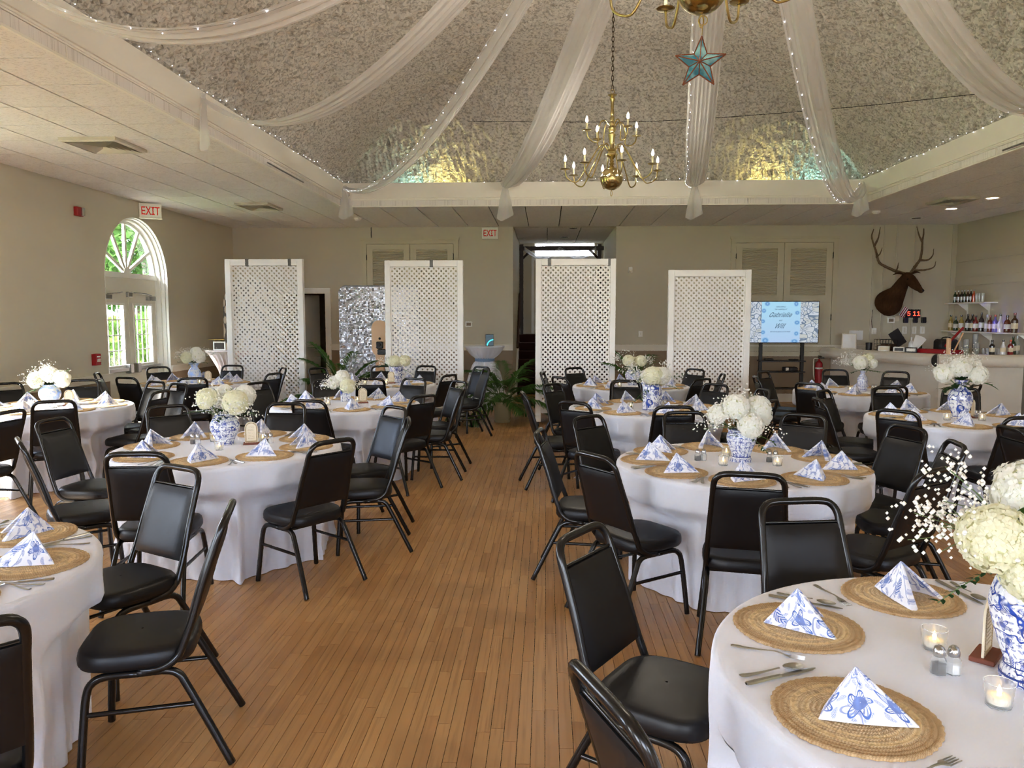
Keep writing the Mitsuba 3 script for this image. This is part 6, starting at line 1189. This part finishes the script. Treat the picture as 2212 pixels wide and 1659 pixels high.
solo('wooden_crank', mv(trimesh.creation.cylinder(0.035, 0.26, sections=20), 6.50, 12.66, bt + 0.13), 'm_birch', 'tan wooden cylinder standing at the corner of the bar', 'pepper mill', smooth=30)
solo('wooden_paddle', tube([(6.62, 12.75, bt + 0.01), (6.82, 12.85, bt + 0.34)], 0.012, 8), 'm_birch', 'slim wooden paddle leaning on the bar right of the corner', 'paddle')
solo('red_straw_arm', tube([(6.62, 13.0, bt + 0.12), (7.0, 13.2, bt + 0.42)], 0.02, 8), 'm_red', 'dark red bar arm slanting up behind the bar corner', 'bar tool')
for i, (x, y, h, n, l) in enumerate(((6.84, 12.78, 0.27, 1, 'tall clear plastic cup stack behind the bar corner'), (6.98, 12.72, 0.2, 1, 'shorter clear plastic cup stack on the bar'), (7.05, 12.9, 0.34, 1, 'tallest clear plastic cup stack on the bar'))):
    k = thing('plastic_cup_stack', l, 'cups'); part(k, 'cups', cat([mv(lathe([(0.03, 0), (0.042, 0.1), (0.044, 0.1), (0.044, 0.105)], 20), x, y, bt + j * 0.02) for j in range(int((h - 0.1) / 0.02))]), 'm_cupglass', smooth=40, kind='stuff'); part(k, 'base_cup', mv(lathe([(0, 0.002), (0.03, 0.0), (0.042, 0.1)], 20), x, y, bt + 0.0), 'm_b_clear', smooth=40)
for i in range(9):
    x, y = 7.10 + 0.055 * (i % 5), 12.62 + 0.12 * (i // 5)
    solo('drinking_glass', mv(lathe([(0, 0.002), (0.024, 0.002), (0.03, 0.1), (0.028, 0.1), (0.022, 0.008), (0, 0.008)], 16), x, y, bt), 'm_cupglass', ['first', 'second', 'third', 'fourth', 'fifth'][i % 5] + ' clear glass from the left in the %s row of bar glasses' % ('front' if i < 5 else 'rear'), 'glass', 'drinking glasses on the bar', smooth=40)
for i, (x, y, b, c, h, sh, l) in enumerate(((7.14, 12.58, 'dark', 'dark', .24, 'wine', 'black jigger bottle among the bar glasses'), (7.30, 12.56, 'white', 'dark', .24, 'cone', 'white cone shaped pour bottle on the bar'), (7.44, 12.6, 'red', 'orange', .24, 'wine', 'red brown syrup bottle on the bar'), (7.55, 12.72, 'green', 'green', .29, 'wine', 'green bottle with cream label at the right of the bar'), (7.66, 12.8, 'clear', 'silver', .3, 'square', 'clear square bottle at the right of the bar'), (7.74, 12.66, 'amber', 'red', .24, 'wine', 'amber bottle with red top at the far right of the bar'))):
    bottle(l, x, y, bt if x < 7.5 else 0.961 if y > 12.97 else bt, h, 0.04, 'm_b_' + b, 'm_b_' + c, 'm_card', sh, 'bottles standing on the bar top')
# wall devices behind the bar
k = thing('digital_clock', 'digital wall clock with red digits under the elk mount', 'clock'); part(k, 'case', rbox(6.95, 7.22, YB - 0.05, YB - 0.002, 1.65, 1.81, 0.006), 'm_black')
t = text_mesh('5 11', 0.085, 0.002, bold=True); t.apply_translation([-t.bounds[1][0] / 2, -0.042, 0]); t = on_xz(t, YB - 0.053); t.apply_translation([7.085, 0, 1.73])
part(k, 'digits', t, 'm_red_letter', emitter=emit((1.0, 0.06, 0.03), 0.55, 0.01))
for x, l in ((6.95, 'left'), (7.13, 'middle'), (7.29, 'right')):
    solo('wall_charger', rbox(x - 0.04, x + 0.04, YB - 0.07, YB - 0.002, 1.55, 1.66, 0.008), 'm_black', l + ' black wall charger of three under the clock', 'charger', 'chargers under the clock')
    kk = thing('wall_outlet', l + ' white wall outlet of three behind the bar', 'outlet', 'outlets behind the bar'); part(kk, 'plate', rbox(x - 0.045, x + 0.045, YB - 0.012, YB, 1.34, 1.48, 0.004), 'm_white'); part(kk, 'socket', box(x - 0.015, x + 0.015, YB - 0.015, YB - 0.011, 1.36, 1.46), 'm_trim')
solo('tan_plate', rbox(6.72, 6.84, YB - 0.012, YB - 0.001, 1.58, 1.68, 0.004), 'm_card', 'small tan plate on the wall below the elk', 'plate')
kk = thing('wall_outlet', 'white wall outlet with a plug near the left of the bar', 'outlet'); part(kk, 'plate', rbox(6.28, 6.42, YB - 0.012, YB, 1.33, 1.45, 0.004), 'm_white'); part(kk, 'plug', rbox(6.34, 6.40, YB - 0.05, YB - 0.012, 1.35, 1.41, 0.008), 'm_white'); part(kk, 'cord', tube(smoothline([(6.33, YB - 0.02, 1.45), (6.31, YB - 0.02, 1.6), (6.33, YB - 0.01, 1.8)], 5), 0.006, 5), 'm_wood')
k = thing('small_flag', 'small striped flag hanging by the elk mount', 'flag')
for i in range(6): part(k, 'stripe', box(-0.05 + 0.018 * i, -0.033 + 0.018 * i, 0, 0.003, -0.1, 0.1), 'm_red' if i % 2 else 'm_salt', to_world=T().translate([6.88, YB - 0.1, 1.76]).rotate([0, 1, 0], 32))

# ------------------------------------------------------------------ elk shoulder mount
import manifold3d as m3
def hullchain(js, bones, ref=0.025):
    out = m3.Manifold()
    sp = lambda p, r_: m3.Manifold.sphere(r_, 20).translate(list(map(float, p)))
    for a, b in bones: out = out + m3.Manifold.batch_hull([sp(*js[a]), sp(*js[b])])
    mm = out.refine_to_length(ref).to_mesh(); t = trimesh.Trimesh(mm.vert_properties[:, :3], mm.tri_verts); trimesh.smoothing.filter_taubin(t, iterations=14); return t
mat('m_fur', P(lambda p, n, uv: mix(mix(C(58, 38, 24), C(84, 58, 36), noise(p.x * 7, p.y * 7, p.z * 7)), C(36, 24, 18), 0.6 * fbm(p.x * 60, p.y * 60, p.z * 14, 3))), 0.9, spec=0.1)
mat('m_antler', P(lambda p, n, uv: mix(C(78, 58, 38), C(120, 98, 70), fbm(p.x * 30, p.y * 30, p.z * 30, 2))), 0.6)
js = {'plate': ((6.57, 15.10, 1.95), .235), 'chest': ((6.55, 14.98, 1.90), .22), 'brisk': ((6.58, 15.04, 1.80), .12), 'neck1': ((6.62, 14.86, 2.10), .155), 'neck2': ((6.66, 14.74, 2.28), .115), 'skull': ((6.69, 14.62, 2.40), .095), 'brow': ((6.73, 14.54, 2.37), .075), 'face': ((6.78, 14.46, 2.27), .062), 'muz': ((6.82, 14.39, 2.17), .05), 'jaw': ((6.75, 14.50, 2.24), .055), 'nose': ((6.835, 14.365, 2.14), .043)}
k = thing('elk_head', 'mounted elk head with tall antlers on the back wall over the bar', 'elk head')
body_ = hullchain(js, [('plate', 'chest'), ('chest', 'brisk'), ('brisk', 'plate'), ('chest', 'neck1'), ('plate', 'neck1'), ('neck1', 'neck2'), ('neck2', 'skull'), ('skull', 'brow'), ('brow', 'face'), ('face', 'muz'), ('muz', 'nose'), ('jaw', 'muz'), ('jaw', 'skull')], 0.025)
v = body_.vertices.copy(); v[:, 1] = np.minimum(v[:, 1], YB - 0.004); body_.vertices = v; part(k, 'head_and_neck', body_, 'm_fur', smooth=True)
for s, b_, tip in ((-1, (6.63, 14.66, 2.46), (6.42, 14.60, 2.44)), (1, (6.76, 14.60, 2.46), (6.90, 14.55, 2.47))):
    b_, tip = np.array(b_), np.array(tip); e = smoothline([b_, b_ * .5 + tip * .5 + [0, 0, .03], tip], 6); m = tube(e, np.interp(np.linspace(0, 1, len(e)), [0, .4, 1], [.03, .052, .006]), 8, flat=0.45); part(k, 'ear', m, 'm_fur', smooth=True)
for p_ in ((6.665, 14.52, 2.36), (6.785, 14.535, 2.36)): part(k, 'eye', ball(0.017, *p_, 1), 'm_black', smooth=True)
part(k, 'nostrils', ball(0.034, 6.85, 14.345, 2.145, 2, (1, .7, .8)), 'm_black', smooth=True)
def ant(parent, pts, r0, r1, name='antler'):
    p_ = smoothline(pts, 6); return part(parent, name, tube(p_, np.linspace(r0, r1, len(p_)), 10), 'm_antler', smooth=True)
Y_ = 14.72
L_ = ant(k, [(6.66, 14.64, 2.46), (6.52, Y_, 2.52), (6.32, Y_ + .04, 2.62), (6.22, Y_ + .04, 2.70), (6.17, Y_ + .05, 2.88), (6.11, Y_ + .06, 3.06), (6.09, Y_ + .08, 3.18), (6.13, Y_ + .1, 3.30)], .032, .010)
ant(L_, [(6.14, Y_ + .05, 3.0), (6.18, Y_ + .0, 3.14), (6.20, Y_ - .02, 3.33)], .022, .006, 'tine'); ant(L_, [(6.18, Y_ + .05, 2.78), (6.19, Y_ - .08, 2.84), (6.20, Y_ - .14, 2.94)], .018, .005, 'tine'); ant(L_, [(6.50, Y_ - .02, 2.51), (6.48, Y_ - .16, 2.56), (6.47, Y_ - .22, 2.66)], .02, .005, 'tine')
R_ = ant(k, [(6.74, 14.62, 2.46), (6.80, Y_ - .06, 2.52), (6.90, Y_, 2.64), (6.97, Y_ + .02, 2.74), (7.0, Y_ + .03, 2.92), (7.01, Y_ + .05, 3.08), (7.03, Y_ + .06, 3.20), (7.04, Y_ + .08, 3.31)], .032, .010)
ant(R_, [(7.01, Y_ + .05, 3.06), (6.93, Y_ + .02, 3.18), (6.87, Y_, 3.34)], .022, .006, 'tine'); ant(R_, [(6.95, Y_ + .01, 2.72), (7.08, Y_ - .03, 2.72), (7.16, Y_ - .05, 2.80), (7.175, Y_ - .05, 2.93)], .022, .005, 'tine'); ant(R_, [(6.81, Y_ - .06, 2.53), (6.98, Y_ - .2, 2.53), (7.1, Y_ - .24, 2.58), (7.13, Y_ - .24, 2.68)], .022, .005, 'tine'); ant(R_, [(6.74, 14.6, 2.47), (6.73, 14.48, 2.52), (6.72, 14.46, 2.60)], .018, .005, 'tine')
